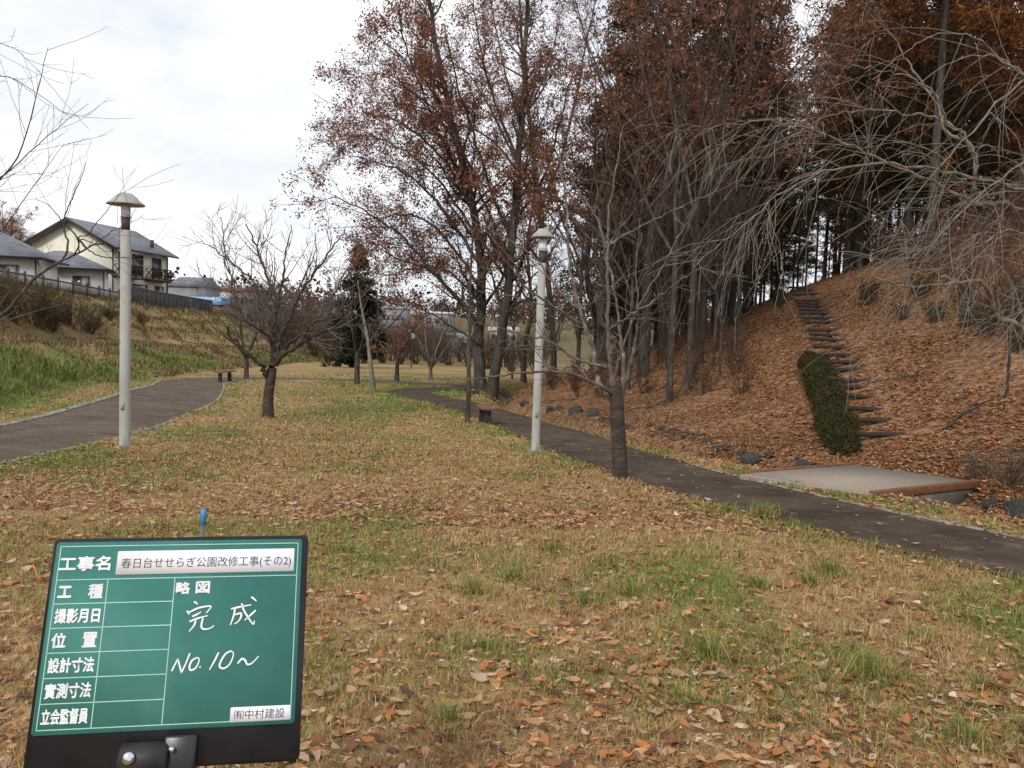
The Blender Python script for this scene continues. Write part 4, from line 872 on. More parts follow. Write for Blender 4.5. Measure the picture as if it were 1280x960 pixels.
S_l = [dict(n=2.6, L=.8, ang=.6, wig=.08, trop=.06, t0=.3, rr=.45, rmax=.005, rmin=.0022, pts=7, tip=.3), dict(n=1.6, L=.35, ang=.6, wig=.08, trop=.04, rr=.6, rmin=.0018, pts=4)]
for pts, r0, r1 in LLB:
    P, rr = limb(pts, r0 * .66, r1 * .6, None, rg, .003); tr.append((P, rr)); spawn(rg, tw, P, rr, 0, S_l)
build_tree('cherry_tree', 'bare tree outside the left picture edge with a mossy limb before the houses', 'tree', lb_, tr, sum(tw, []), None, 'bark_brown', 'twig_grey')
# ------------------------------------------------------------------ the wood on the hill
S_oak = [dict(n=1.5, ratio=.42, ang=.75, wig=.12, trop=.03, t0=.22, rr=.5, rmin=.012, pts=7, tip=.25), dict(n=2.0, L=1.15, ang=.75, wig=.14, trop=.02, t0=.15, rr=.5, rmin=.007, pts=5), dict(n=2.2, L=.5, ang=.75, wig=.12, trop=0, rr=.6, rmin=.005, pts=3)]
S_ohero = [dict(n=2.0, L=2.6, ang=.72, wig=.12, trop=.04, t0=.15, rr=.5, rmin=.012, pts=7, tip=.2), dict(n=2.5, L=1.25, ang=.75, wig=.13, trop=.02, t0=.15, rr=.5, rmin=.007, pts=5), dict(n=2.4, L=.55, ang=.75, wig=.12, trop=0, rr=.6, rmin=.0055, pts=3)]
def oak_hero(name, label, base, specs, seed, leaf_n, pal, tm='bark_dark', Sx=None):
    g = np.random.default_rng(seed); tr, tw = [], [[], [], []]
    for k, (pts, r0, r1, dY) in enumerate(specs):
        n = len(pts); P, rr = limb([(a, b, base[1] + dY * i / (n - 1)) for i, (a, b) in enumerate(pts)], r0, r1, None, g, .03)
        if k < 2 and abs(P[0, 2] - base[2]) < 1: P[0, 2] = base[2] - .3; P, rr = trunk_flare(P, rr, .35, .4)
        tr.append((P, rr)); spawn(g, tw, P, rr, 0, Sx or S_ohero)
    lv = leaf_quads(g, tw[1] + tw[2], leaf_n * 1.25, .108, pal, .5, .13, 2)
    return build_tree(name, label, 'tree', base, tr, sum(tw, []), lv, tm, 'bark_dark', ws=3)
o1 = ground(606, 489)
oak_hero('oak_tree', 'twin trunked oak with red brown withered leaves leaning out over the valley, beyond the bench', o1,
         [([(603, 491), (598, 440), (600, 400), (601, 330), (590, 250), (565, 150), (545, 60), (530, -60), (520, -150)], .26, .05, 2), ([(614, 490), (626, 430), (634, 380), (640, 300), (648, 200), (655, 100), (660, -30), (665, -150)], .24, .05, -2),
          ([(600, 405), (575, 375), (550, 350), (520, 315), (490, 285), (455, 262), (418, 245)], .11, .02, -3), ([(600, 360), (570, 315), (540, 280), (500, 268), (455, 280)], .08, .02, 3), ([(600, 330), (560, 270), (520, 225), (480, 205), (440, 195)], .09, .02, 1),
          ([(595, 280), (570, 220), (530, 175), (490, 150), (455, 140)], .08, .02, -3), ([(580, 200), (555, 140), (525, 95), (490, 60), (470, 40)], .07, .02, 3), ([(602, 350), (620, 300), (600, 240), (575, 180), (545, 150)], .08, .02, 4),
          ([(640, 300), (610, 230), (590, 160), (570, 100), (555, 30)], .09, .02, -4), ([(648, 200), (620, 130), (600, 60), (590, -20)], .08, .02, 3), ([(640, 280), (680, 220), (700, 150), (720, 80)], .08, .02, 2), ([(600, 430), (560, 405), (525, 385), (500, 370)], .05, .015, -2), ([(598, 300), (560, 240), (510, 190), (460, 170), (425, 175)], .07, .015, 5), ([(588, 240), (560, 190), (530, 120), (505, 50), (500, 0)], .07, .015, -5), ([(600, 380), (560, 340), (520, 335), (480, 345), (450, 330)], .06, .015, 4), ([(560, 150), (535, 130), (490, 100), (465, 90)], .05, .015, 1), ([(632, 390), (660, 350), (690, 330), (720, 320)], .06, .015, -2)], 41, 11, OAK)
o2 = ground(692, 472)
oak_hero('oak_tree', 'tall oak with wide fan of limbs and thin rusty leaves behind the lamp post', o2,
         [([(692, 474), (690, 400), (682, 320), (674, 270), (668, 200), (655, 100), (650, 0), (645, -120)], .25, .06, 0), ([(674, 275), (650, 219), (611, 172), (548, 148), (500, 130), (470, 128)], .12, .02, -3), ([(671, 240), (640, 190), (595, 105), (556, 70), (520, 30)], .11, .02, 3),
          ([(673, 265), (700, 200), (720, 120), (740, 20), (760, -60)], .13, .03, 3), ([(668, 200), (640, 120), (620, 40), (610, -40)], .10, .02, -4), ([(680, 310), (720, 250), (770, 200), (820, 140), (850, 80)], .10, .02, -2), ([(660, 140), (690, 70), (700, 0)], .07, .02, 3), ([(684, 340), (650, 300), (610, 280), (570, 270)], .07, .015, 3)], 42, 7.5, OAK + [(.26, .14, .07)])
def oak_polys(seed, H, r, leaf_n, pal, size=.15):
    g = np.random.default_rng(seed); fh = H * .32; P = catmull(np.array([[0, 0, -.3], [.1, .05, fh * .5], [g.normal() * .3, g.normal() * .3, fh], [g.normal() * .6, g.normal() * .6, H * .65], [g.normal() * .8, g.normal() * .8, H]]), 18)
    R_ = np.linspace(1, .12, 18) * r; P, R_ = trunk_flare(P, R_, .35, .4); tr = [(P, R_)]; tw = [[], [], []]; spawn(g, tw, P[8:], R_[8:], 0, S_oak)
    for k in range(8):
        f = g.uniform(.3, .8); i = int(f * 17); a = g.uniform(0, 6.28); d = nv(np.array([math.cos(a) * .7, math.sin(a) * .7, g.uniform(.4, .9)])); q_ = walk(g, P[i], d, H * g.uniform(.28, .45), 10, .10, .04); rr = np.linspace(R_[i] * .55, .02, 10); tr.append((q_, rr)); spawn(g, tw, q_, rr, 0, S_oak)
    return (tr, sum(tw, [])), (leaf_quads(g, tw[1] + tw[2], leaf_n, size, pal, .5, .10, 2) if leaf_n else None)
def conifer_polys(seed, H, r, c0, n, Lb, pal, per_m, size=.24, droop=-.03, dead=18, narrow=.3):
    g = np.random.default_rng(seed); P = catmull(np.array([[0, 0, -.3], [.05, 0, H * .3], [g.normal() * .1, g.normal() * .1, H * .65], [0, 0, H]]), 16); R_ = np.linspace(1, .08, 16) * r; P, R_ = trunk_flare(P, R_, .3, .4)
    tr = [(P, R_)]; br, tw = [], []
    for k in range(n + dead):
        live = k < n; f = c0 + (1 - c0) * (g.random() ** .8) if live else g.uniform(.12, c0); z = f * 15; i = min(int(z), 14); p = P[i] + (P[i + 1] - P[i]) * (z - i); a = g.uniform(0, 6.28)
        ln = Lb * (1.08 - (f - c0) / (1 - c0)) ** .8 * g.uniform(.6, 1.15) if live else g.uniform(.6, 1.8)
        d = nv(np.array([math.cos(a), math.sin(a), g.uniform(-.1, .35)])); q_ = walk(g, p, d, ln, 6, .07, droop); br.append((q_, np.linspace(.028, .008, 6)))
        if live:
            for s in range(int(3 + ln * 2.4)):
                t = g.uniform(.2, 1) * 5; j = min(int(t), 4); pp = q_[j] + (q_[j + 1] - q_[j]) * (t - j); dd = turn(g, nv(q_[j + 1] - q_[j]), .9, .7); tw.append((walk(g, pp, dd, ln * .32 * g.uniform(.6, 1.2), 4, .08, droop), np.linspace(.010, .005, 4)))
        elif g.random() < .7:
            for s in range(3): tw.append((walk(g, q_[2 + s], turn(g, nv(q_[3] - q_[2]), .8), .5, 3, .1, -.02), np.linspace(.008, .005, 3)))
    return (tr, br + tw), leaf_quads(g, [b for b in br[:n]] + tw, per_m, size, pal, .3, .09, 2, narrow)
pro_larch = [conifer_polys(51 + k, 21, .17, .30 + .05 * k, 110, 3.1, LARCH, 11) for k in range(2)]
pro_cedar = [conifer_polys(55 + k, 19, .15, (.34, .13)[k], 125, 2.7, CONI + [(.12, .068, .03), (.17, .08, .035)], 9, .22, -.05) for k in range(2)]
pro_oak = [oak_polys(61 + k, 15, .20, 7.5, OAK) for k in range(2)]
pro_bare = [bare_polys(71 + k, 13, .085, 5, .34, .5, .02, 1.15, rmin=.0085) for k in range(3)]
lv_bare = [leaf_quads(np.random.default_rng(170 + k), pro_bare[k][1], 3.2, .115, RUST + OAK, .5, .12, 1) for k in range(3)]
pro_sap = [bare_polys(85 + k, 6.5, .045, 4, .3, .38, .04, 2.0, rmin=.0065) for k in range(2)]
rg = np.random.default_rng(77)
taken = [o1[:2], o2[:2]]; plan = []
stair_a, stair_b = lp[0][:2], lp[-1][:2]
def clear(x, y, dmin):
    t = np.clip(((np.array([x, y]) - stair_a) @ (stair_b - stair_a)) / ((stair_b - stair_a) @ (stair_b - stair_a)), 0, 1.0); q_ = stair_a + t * (stair_b - stair_a)
    return math.hypot(x - q_[0], y - q_[1]) > 1.9 and all(math.hypot(x - a, y - b) > dmin for a, b in taken)
def put(kind, x, y, sc, rot=None): taken.append((x, y)); plan.append([kind, x, y, sc, rg.uniform(0, 6.28) if rot is None else rot])
# trunks one can make out at the foot of the slope
for px, py, kind, sc in ((722, 476, 'bare', 1.0), (748, 482, 'bare', .9), (836, 503, 'bare', 1.0), (860, 489, 'bare', 1.05), (921, 433, 'bare', .85), (655, 478, 'oak', .9), (742, 462, 'oak', 1.0), (803, 470, 'oak', .95), (880, 425, 'oak', .9), (640, 474, 'bare', .8), (785, 488, 'bare', .75)):
    p = ground(px, py); put(kind, p[0], p[1], sc)
k = 0
while k < 26:                                             # the denser conifers left of the stair head
    Yk = rg.uniform(34, 72); xk = (rg.uniform(690, 935) - 640) / F_PX * Yk
    if d_hill(np.array([xk]), np.array([Yk]))[0] > 3 and clear(xk, Yk, 2.3): put('cedar' if rg.random() < .62 else 'larch', xk, Yk, rg.uniform(.75, 1.05)); k += 1
k = 0
while k < 44:                                             # the larches and cedars above and right of the stair
    Yk = rg.uniform(27, 66); pxk = rg.uniform(1015, 1400); xk = (pxk - 640) / F_PX * Yk
    if d_hill(np.array([xk]), np.array([Yk]))[0] > 11 and clear(xk, Yk, 2.0): put('larch' if rg.random() < .68 else 'cedar', xk, Yk, rg.uniform(.8, 1.1)); k += 1
k = 0
while k < 16:                                             # cedars and larches closing the view past the stair head
    Yk = rg.uniform(50, 84); xk = (rg.uniform(700, 1060) - 640) / F_PX * Yk
    if d_hill(np.array([xk]), np.array([Yk]))[0] > 3 and clear(xk, Yk, 2.0): put('cedar' if rg.random() < .7 else 'larch', xk, Yk, rg.uniform(.55, .85)); k += 1
k = 0
while k < 26:                                             # younger cedars closing the gaps under the larches
    Yk = rg.uniform(34, 74); xk = (rg.uniform(985, 1400) - 640) / F_PX * Yk
    if d_hill(np.array([xk]), np.array([Yk]))[0] > 12 and clear(xk, Yk, 1.6): put('cedar' if rg.random() < .6 else 'bare', xk, Yk, rg.uniform(.35, .7)); k += 1
k = 0
while k < 6:
    Yk = rg.uniform(30, 60); xk = (rg.uniform(800, 945) - 640) / F_PX * Yk
    if d_hill(np.array([xk]), np.array([Yk]))[0] > 5 and clear(xk, Yk, 2.0): put('bare', xk, Yk, rg.uniform(.8, 1.2)); k += 1
k = 0
while k < 15:                                             # thin bare saplings under them
    p = ground(rg.uniform(625, 900), rg.uniform(425, 490), 14, 70)
    if d_hill(p[:1], p[1:2])[0] > .6 and p[1] < 50 and clear(p[0], p[1], 1.0): put('sapling', p[0], p[1], rg.uniform(.7, 1.25)); k += 1
for px, Yk, sc in ((828, 33, .95), (862, 36, 1.0), (893, 31, .9), (912, 35, .95), (775, 37, .95), (945, 40, .5), (958, 44, .42), (972, 41, .36), (985, 47, .45), (1000, 43, .34), (1012, 50, .5), (966, 55, .55), (990, 58, .6), (935, 52, .6)):
    xk = (px - 640) / F_PX * Yk; put('cedar', xk, Yk, sc)
LB = dict(sapling=('young_tree', 'thin brown bare sapling under the slope trees, %s sapling from the left', 'saplings under the slope trees', 'bark_slope', 'twig_brown'),
          bare=('bare_tree', 'slim tree with few brown leaves on the wooded slope, %s from the left among them', 'bare trees on the wooded slope', 'bark_slope', 'twig_brown'),
          oak=('oak_tree', 'dark oak with sparse red brown leaves on the slope, %s from the left among them', 'oaks on the wooded slope', 'bark_dark', 'bark_dark'),
          larch=('larch_tree', 'tall larch with rust orange needles on the hilltop, %s larch from the left', 'larches on the hilltop', 'bark_dark', 'bark_dark'),
          cedar=('cedar_tree', 'tall dark cedar with dull green needles on the hilltop, %s cedar from the left', 'cedars on the hilltop', 'bark_dark', 'bark_dark'))
for kind in LB:
    ps = sorted([p for p in plan if p[0] == kind], key=lambda p: p[1] / p[2]); nm, lab, grp, tm, wm = LB[kind]
    for k, (_, x_, y_, sc, rot) in enumerate(ps):
        if kind == 'bare': polys, lv = pro_bare[k % 3], lv_bare[k % 3]
        elif kind == 'sapling': polys, lv = pro_sap[k % 2], None
        else: polys, lv = dict(oak=pro_oak, larch=pro_larch, cedar=pro_cedar)[kind][k % 2]
        plant(nm, lab % ordinal(k), 'tree', (x_, y_, hgt(x_, y_) - .05), polys, tm, wm, sc, rot, grp, lv)
# sapling low on the right slope, and undergrowth
p = ground(1258, 497); plant('young_tree', 'thin pale sapling standing alone low on the leafy slope near the right edge', 'tree', p, bare_polys(81, 3.2, .026, 3, .55, .35, .03, .7, rmin=.004), 'bark_slope', 'twig_grey')
def shrub_polys(seed, H, n, rmin, leafn=0, pal=None, size=.08):
    g = np.random.default_rng(seed); tr, tw = [], [[], []]
    for k in range(n):
        a = g.uniform(0, 6.28); el = g.uniform(.1, .75); q_ = walk(g, np.array([math.cos(a) * .12 * H * .3, math.sin(a) * .12 * H * .3, -.1]), np.array([math.cos(a) * math.sin(el), math.sin(a) * math.sin(el), math.cos(el)]), H * g.uniform(.7, 1.1), 6, .10, .03)
        rr = np.linspace(rmin * 2.4, rmin, 6); tr.append((q_, rr)); spawn(g, tw, q_, rr, 0, [dict(k=7, ratio=.5, ang=.6, wig=.1, trop=.03, t0=.2, rr=.7, rmin=rmin * .8, pts=5), dict(k=4, ratio=.5, ang=.6, wig=.1, trop=.02, rr=.7, rmin=rmin * .6, pts=3)])
    return (tr, sum(tw, [])), (leaf_quads(g, sum(tw, []), leafn, size, pal, .3, .05, 1) if leafn else None)
pro_us = [shrub_polys(91, 1.3, 10, .005, 3.0, RUST, .08), shrub_polys(92, 1.0, 12, .005, 1.2, OAK, .07)]
us = []
for k in range(30):
    for _ in range(40):
        p = ground(rg.uniform(615, 930), rg.uniform(430, 498), 14, 70); dh = d_hill(p[:1], p[1:2])[0]
        if dh > .8 and p[1] < 45 and all(math.hypot(p[0] - a[0], p[1] - a[1]) > 1.2 for a in us) and clear(p[0], p[1], .5): us.append(p); break
us.sort(key=lambda p: p[0] / p[1])
for k, p in enumerate(us): polys, lv = pro_us[k % 2]; plant('shrub', 'low tangled brown shrub under the slope trees, %s from the left' % ordinal(k), 'shrub', p, polys, 'twig_brown', 'twig_brown', rg.uniform(.6, 1.2), rg.uniform(0, 6), 'undergrowth shrubs', lv)
rs = []
for k in range(34):
    for _ in range(40):
        p = ground(rg.uniform(1030, 1290), rg.uniform(318, 425), 14, 70)
        if p[1] < 45 and all(math.hypot(p[0] - a[0], p[1] - a[1]) > 1.0 for a in rs) and clear(p[0], p[1], .4) and clear(p[0] - .6, p[1], .2): rs.append(p); break
rs.sort(key=lambda p: p[0] / p[1])
for k, p in enumerate(rs): polys, lv = pro_us[k % 2]; plant('shrub', 'tangled brown shrub high on the slope right of the stair, %s from the left' % ordinal(k), 'shrub', p, polys, 'twig_brown', 'twig_brown', rg.uniform(.6, 1.4), rg.uniform(0, 6), 'brown shrubs on the upper right slope', lv)
pro_bk = [shrub_polys(97 + k, 1.5, 22, .007, 5, [(.16, .11, .05), (.10, .11, .035), (.20, .13, .06), (.07, .085, .03)], .09) for k in range(2)]
for k, (px, py, sc) in enumerate([(-8, 398, 1.3), (18, 402, 1.2), (44, 406, 1.4), (66, 414, 1.0), (88, 410, 1.2), (112, 418, 1.1), (136, 402, .8), (178, 408, .8), (10, 380, 1.0), (52, 386, .9)]):
    p = ground(px, py, 14, 70); polys, lv = pro_bk[k % 2]; plant('shrub', 'bushy brown and green scrub on the grass bank below the fence, %s of the clumps' % ordinal(k), 'shrub', p, polys, 'twig_brown', 'twig_brown', sc, k * 1.1, 'scrub on the grass bank', lv)
for k, (px, py, ln, rz, lab) in enumerate([(932, 425, 1.1, .9, 'dark fallen branch lying on the leaves between the trees and the upper stair'), (808, 512, 1.6, .3, 'long fallen branch low on the slope behind the front cherry trunk'), (880, 545, 1.3, 2.4, 'fallen branch near the stream stones left of the hedge'),
                                     (960, 500, .8, 1.2, 'short dead branch lying on the leaf slope left of the hedge'), (1180, 540, 1.4, .5, 'dead branch lying on the leaf slope behind the footbridge'), (1150, 470, 1.0, 2.7, 'dead branch on the leaf slope right of the log stair'), (720, 500, 1.5, 2.9, 'fallen branch beside the stream behind the lamp post')]):
    p = ground(px, py, 8, 60); d = np.array([math.cos(rz), math.sin(rz)]); m = 8; t = np.linspace(0, ln, m); xy = p[:2] + d * t[:, None] + rg.normal(size=(m, 2)) * .03
    P = np.c_[xy, height(xy[:, 0], xy[:, 1]) + .035 + .05 * np.sin(t * 2)]; r_ = np.linspace(.028, .008, m); ps = [(P, r_)]
    for j in (3, 5): ps.append((walk(rg, P[j], turn(rg, nv(P[j + 1] - P[j]), .7, .8), ln * .35, 5, .12, .02), np.linspace(r_[j] * .6, .004, 5)))
    V, Fq = tubes(ps, 6); tag(mk('fallen_branch', V - p, [Fq], M['bark_dark'], loc=p, smooth=True), lab, 'branch', 'fallen branches on the slope')
cs = []
for k in range(26):
    for _ in range(60):
        Yk = rg.uniform(24, 44); xk = (rg.uniform(1000, 1400) - 640) / F_PX * Yk; dh = d_hill(np.array([xk]), np.array([Yk]))[0]
        if 12 < dh < 20 and all(math.hypot(xk - a[0], Yk - a[1]) > 1.1 for a in cs) and clear(xk, Yk, .3): cs.append((xk, Yk)); break
cs.sort(key=lambda p: p[0] / p[1])
for k, p in enumerate(cs): polys, lv = pro_us[k % 2]; plant('shrub', 'brown brushwood under the larches on the hill crest, %s from the left' % ordinal(k), 'shrub', (*p, hgt(*p)), polys, 'twig_brown', 'twig_brown', rg.uniform(1.0, 2.1), rg.uniform(0, 6), 'brushwood on the hill crest', lv)
GRN = [(.045, .07, .02), (.06, .085, .025), (.035, .05, .018), (.09, .10, .035)]
pro_g = [shrub_polys(94, .8, 14, .004, 9, GRN, .06)]
for k, (px, py) in enumerate([(1090, 380), (1130, 400), (1165, 405), (1205, 410), (1240, 420), (1150, 375), (1195, 380), (1265, 440), (1270, 400)]):
    p = ground(px, py, 12, 60); polys, lv = pro_g[0]; plant('shrub', 'low dark green shrub on the slope right of the log stair, %s in its row' % ordinal(k), 'shrub', p, polys, 'twig_brown', 'twig_brown', rg.uniform(.6, 1.1), rg.uniform(0, 6), 'green shrubs on the slope', lv)
p = ground(1262, 610); pg = shrub_polys(95, .75, 16, .003, 5, [(.2, .12, .05), (.26, .17, .08), (.12, .08, .04)], .05); plant('shrub', 'dry straw coloured bush by the stream at the right edge, past the footbridge', 'shrub', p, pg[0], 'twig_brown', 'twig_pale', 1, 0, None, pg[1])
p = ground(1225, 600); plant('shrub', 'small dry straw bush just past the far end of the footbridge', 'shrub', p, pg[0], 'twig_brown', 'twig_pale', .75, 2, None, pg[1])
# clipped hedges beside the stair
def hedge(label, pa, pb, w, h, n, pal, seed):
    g = np.random.default_rng(seed); a, b = np.array(pa), np.array(pb); L_ = np.linalg.norm((b - a)[:2]); base = (a + b) / 2; u = nv((b - a)[:2]); s = np.array([-u[1], u[0]])
    base[2] = hgt(base[0], base[1]); t = thing('hedge', label, 'hedge', base); m = 14; kk = 9
    ts = np.linspace(0, 1, m); ang = np.linspace(0, math.pi, kk); V = []
    for i, q_ in enumerate(ts):
        c = a[:2] + (b - a)[:2] * q_; zz_ = hgt(*c); e_ = (1 - abs(2 * q_ - 1) ** 6) ** .5 * .92 + .02; wob = 1 + .25 * (vnoise(np.array([i * 1.3]), np.array([seed]), 1)[0] - .5)
        for k in ang: xx = math.copysign(abs(math.cos(k)) ** .6, math.cos(k)) * w * .42 * e_ * wob; V.append([*(c + s * xx), zz_ - .1 + (math.sin(k) ** .6 * h * .82 * wob * e_ + .0)])
    V = np.array(V); ii = (np.arange(m - 1) * kk)[:, None] + np.arange(kk - 1)[None]; mk('branches', V - base, [np.stack([ii, ii + 1, ii + kk + 1, ii + kk], -1).reshape(-1, 4)], M['hedge_core'], t, smooth=True)  # dark solid core shell added beneath the leaf scatter, no modelled branches
    q_ = g.uniform(0, 1, n); k = g.uniform(0, math.pi, n); c = a[:2] + (b - a)[:2] * q_[:, None]; e_ = (1 - np.abs(2 * q_ - 1) ** 6) ** .5 + .02
    wob = 1 + .6 * (vnoise(q_ * L_ / .5, k * 1.5, 1, seed) - .5); xx = np.sign(np.cos(k)) * np.abs(np.cos(k)) ** .6 * w * .5 * e_ * wob; zz_ = height(c[:, 0], c[:, 1]) + np.sin(k) ** .6 * h * wob * e_ - .03
    P = np.c_[c + s * xx[:, None], zz_] + g.normal(size=(n, 3)) * .035; d = nv(np.c_[s * np.cos(k)[:, None], np.sin(k)] + g.normal(size=(n, 3)) * .7); sd_ = nv(np.cross(d, g.normal(size=(n, 3)))); sz = g.uniform(.035, .085, (n, 1))
    V = np.stack([P, P + d * sz * .5 + sd_ * sz * .22, P + d * sz, P + d * sz * .5 - sd_ * sz * .22], 1).reshape(-1, 3); pal = np.array(pal); cc = pal[g.integers(0, len(pal), n)] * g.uniform(.6, 1.3, (n, 1)); br_ = vnoise(q_ * L_, k * 1.2, .9, 7) > .76; cc[br_] = np.array([.10, .06, .025]) * g.uniform(.6, 1.3, (br_.sum(), 1))
    mk('foliage', V - base, [np.arange(4 * n).reshape(-1, 4)], M['leaf_tree'], t, col=np.repeat(cc, 4, 0))
M['hedge_core'] = noisy('hedge_core', (.010, .014, .006), (.025, .03, .012), 9, .95)
hedge('long clipped dark green hedge climbing beside the lower log steps', ground(1060, 571), ground(1013, 447), 0.58, .34, 15000, [(.050, .060, .016), (.068, .074, .022), (.036, .042, .013), (.085, .082, .028), (.09, .065, .028)], 3)
hedge('short dark green hedge with brown top beside the upper end of the log stair', ground(978, 392), ground(966, 362), .8, .95, 7000, [(.045, .062, .018), (.035, .048, .014), (.07, .07, .025), (.12, .06, .025)], 4)
# ------------------------------------------------------------------ the far side of the valley
cd = at(446, 452, 66); x_, y_ = cd[0], cd[1]; zb = hgt(x_, y_); Ht = at(446, 304, 66)[2] - zb
big = conifer_polys(58, 10, .2, .04, 150, 2.7, [(.020, .032, .020), (.028, .042, .026), (.016, .024, .016)], 15, .26, -.05, 0, .4)
plant('conifer_tree', 'dark green conifer rising behind the bare cherries in the middle distance', 'tree', (x_, y_, zb), big[0], 'bark_dark', 'bark_dark', Ht / 10, .4, None, big[1])
pro_th = [shrub_polys(101 + k, 4.2, 40, .010) for k in range(2)]
th = [(352, 84, 1.0), (372, 92, 1.1), (392, 88, .9), (410, 80, 1.0), (430, 90, 1.15), (455, 85, .95), (478, 92, 1.1), (500, 88, .9), (520, 94, 1.05), (540, 86, .9), (560, 93, 1.1), (585, 88, .85), (298, 95, .9), (322, 100, 1.1), (610, 80, .9), (640, 72, .9), (670, 66, .8), (362, 98, 1.1), (384, 104, 1.1), (405, 98, 1.1), (422, 104, 1.1), (445, 100, 1.1), (468, 104, 1.0), (490, 100, 1.0), (512, 106, 1.0), (533, 104, 1.1), (552, 100, .9), (575, 104, .8), (600, 98, .9), (340, 96, .9), (310, 92, .7), (630, 92, .9), (655, 88, .9)]
for k, (px, Yk, sc) in enumerate(sorted(th)):
    q_ = at(px, 450, Yk); plant('thicket_shrub', 'brown leafless thicket shrub beyond the far lawn, %s of the row from the left' % ordinal(k), 'shrub', (q_[0], Yk, hgt(q_[0], Yk)), pro_th[k % 2][0], 'twig_brown', 'twig_brown', sc, k * 1.3, 'thicket across the valley')
far = [(-14, 100, 'cedar', 266), (16, 104, 'cedar', 268), (4, 99, 'oak', 250), (27, 107, 'oak', 276), (43, 112, 'oak', 294), (-25, 105, 'oak', 258), (8, 112, 'oak', 252), (32, 118, 'oak', 282), (52, 124, 'oak', 300), (255, 170, 'cedar', 343), (272, 175, 'oak', 348), (290, 172, 'oak', 350), (312, 180, 'oak', 352), (335, 185, 'cedar', 346), (360, 180, 'oak', 350), (388, 175, 'oak', 352), (410, 190, 'cedar', 345),
       (482, 260, 'cedar', 374), (500, 270, 'oak', 372), (520, 260, 'oak', 368), (545, 255, 'oak', 372), (568, 250, 'oak', 378), (590, 240, 'cedar', 370), (618, 230, 'oak', 372), (645, 220, 'oak', 368), (672, 210, 'cedar', 360), (700, 200, 'oak', 366), (230, 190, 'bare', 346), (218, 180, 'bare', 350), (498, 160, 'cedar', 404)]
fk = {}
for px, Yk, kind, ptop in sorted(far):
    q_ = at(px, 400, Yk); zb = hgt(q_[0], Yk); tp = at(px, ptop, Yk)[2]; H0 = dict(oak=15.5, cedar=19.0, bare=12.5)[kind]; k = fk[kind] = fk.get(kind, -1) + 1
    polys, lv = (pro_bare[k % 3], lv_bare[k % 3]) if kind == 'bare' else dict(oak=pro_oak, cedar=pro_cedar)[kind][k % 2]
    nm, lab = dict(oak=('oak_tree', 'far brown leaved tree on the skyline, %s of the brown ones from the left'), cedar=('cedar_tree', 'far dark evergreen on the skyline, %s of the dark ones from the left'), bare=('bare_tree', 'far thin tree behind the dark grey house roof, %s from the left'))[kind]
    plant(nm, lab % ordinal(k), 'tree', (q_[0], Yk, zb - .2), polys, LB[kind][3], LB[kind][4], max((tp - zb) / H0, .15), k * 1.7, 'skyline trees beyond the valley', lv)

# the wooded hillside far behind, one mass
def far_wood():
    g = np.random.default_rng(300); Vs, Cs = [], []; pols = []
    pal = np.array([(.10, .07, .052), (.085, .062, .05), (.13, .085, .06), (.07, .055, .045), (.035, .045, .032), (.15, .075, .045)])
    for _ in range(620):
        Yt = g.uniform(190, 620); px = g.uniform(-250, 1500); xt = (px - 640) / F_PX * Yt
        if Yt < 235 and 455 < px < 580: continue
        zt = hgt(xt, Yt); H = g.uniform(8, 14); c = pal[g.integers(0, 6)]; n = 110; k = g.normal(size=(n, 3)); k = nv(k) * g.random((n, 1)) ** .4; P = np.array([xt, Yt, zt + H * .58]) + k * np.array([H * .3, H * .3, H * .43])
        d = nv(g.normal(size=(n, 3))); s = nv(np.cross(d, g.normal(size=(n, 3)))); sz = H * g.uniform(.05, .12, (n, 1)); Vs.append(np.stack([P, P + d * sz * .5 + s * sz * .4, P + d * sz, P + d * sz * .5 - s * sz * .4], 1).reshape(-1, 3)); Cs.append(np.repeat(c * g.uniform(.7, 1.25, (n, 1)), 4, 0))
    V = np.vstack(Vs); o = mk('distant_woods', V, [np.arange(len(V)).reshape(-1, 4)], M['leaf_tree'], col=np.vstack(Cs)); o['kind'] = 'stuff'
far_wood()
# ------------------------------------------------------------------ grass and fallen leaves
rg = np.random.default_rng(200)
def wedge(n, y0, y1, k=.70, pad=1.0, p=1.0):
    Yw = y0 * (y1 / y0) ** rg.random(n); return rg.uniform(-1, 1, n) * (k * Yw + pad), Yw
def blades(x, y, h, w, col, lean=.6, zoff=0):
    n = len(x); a = rg.uniform(0, 6.28, n); d = np.c_[np.cos(a), np.sin(a)]; s = np.c_[-np.sin(a + rg.normal(size=n) * .8), np.cos(a + rg.normal(size=n) * .8)]
    le = (h * lean * rg.uniform(.2, 1.3, n))[:, None]; z = height(x, y) - .006 + zoff; P = np.c_[x, y]; w = w[:, None] if np.ndim(w) else np.full((n, 1), w)
    V = np.empty((n, 5, 3)); V[:, 0, :2] = P - s * w / 2; V[:, 1, :2] = P + s * w / 2; V[:, 2, :2] = P + d * le * .35 - s * w * .4; V[:, 3, :2] = P + d * le * .35 + s * w * .4; V[:, 4, :2] = P + d * le
    V[:, 0, 2] = V[:, 1, 2] = z; V[:, 2, 2] = V[:, 3, 2] = z + h * .62; V[:, 4, 2] = z + h * (1 - .25 * np.minimum(le[:, 0] / np.maximum(h, .001), 1))
    i = np.arange(n)[:, None] * 5; return V.reshape(-1, 3), i + [0, 1, 3, 2], i + [2, 3, 4], np.repeat(col, 5, 0)
def pick(pal, n): pal = np.array(pal); return pal[rg.integers(0, len(pal), n)] * rg.uniform(.7, 1.25, (n, 1))
DRY = [(.50, .36, .17), (.58, .45, .24), (.40, .26, .115), (.46, .32, .14), (.42, .245, .10)]
GRS = [(.16, .22, .04), (.23, .285, .06), (.30, .31, .085), (.11, .17, .035)]
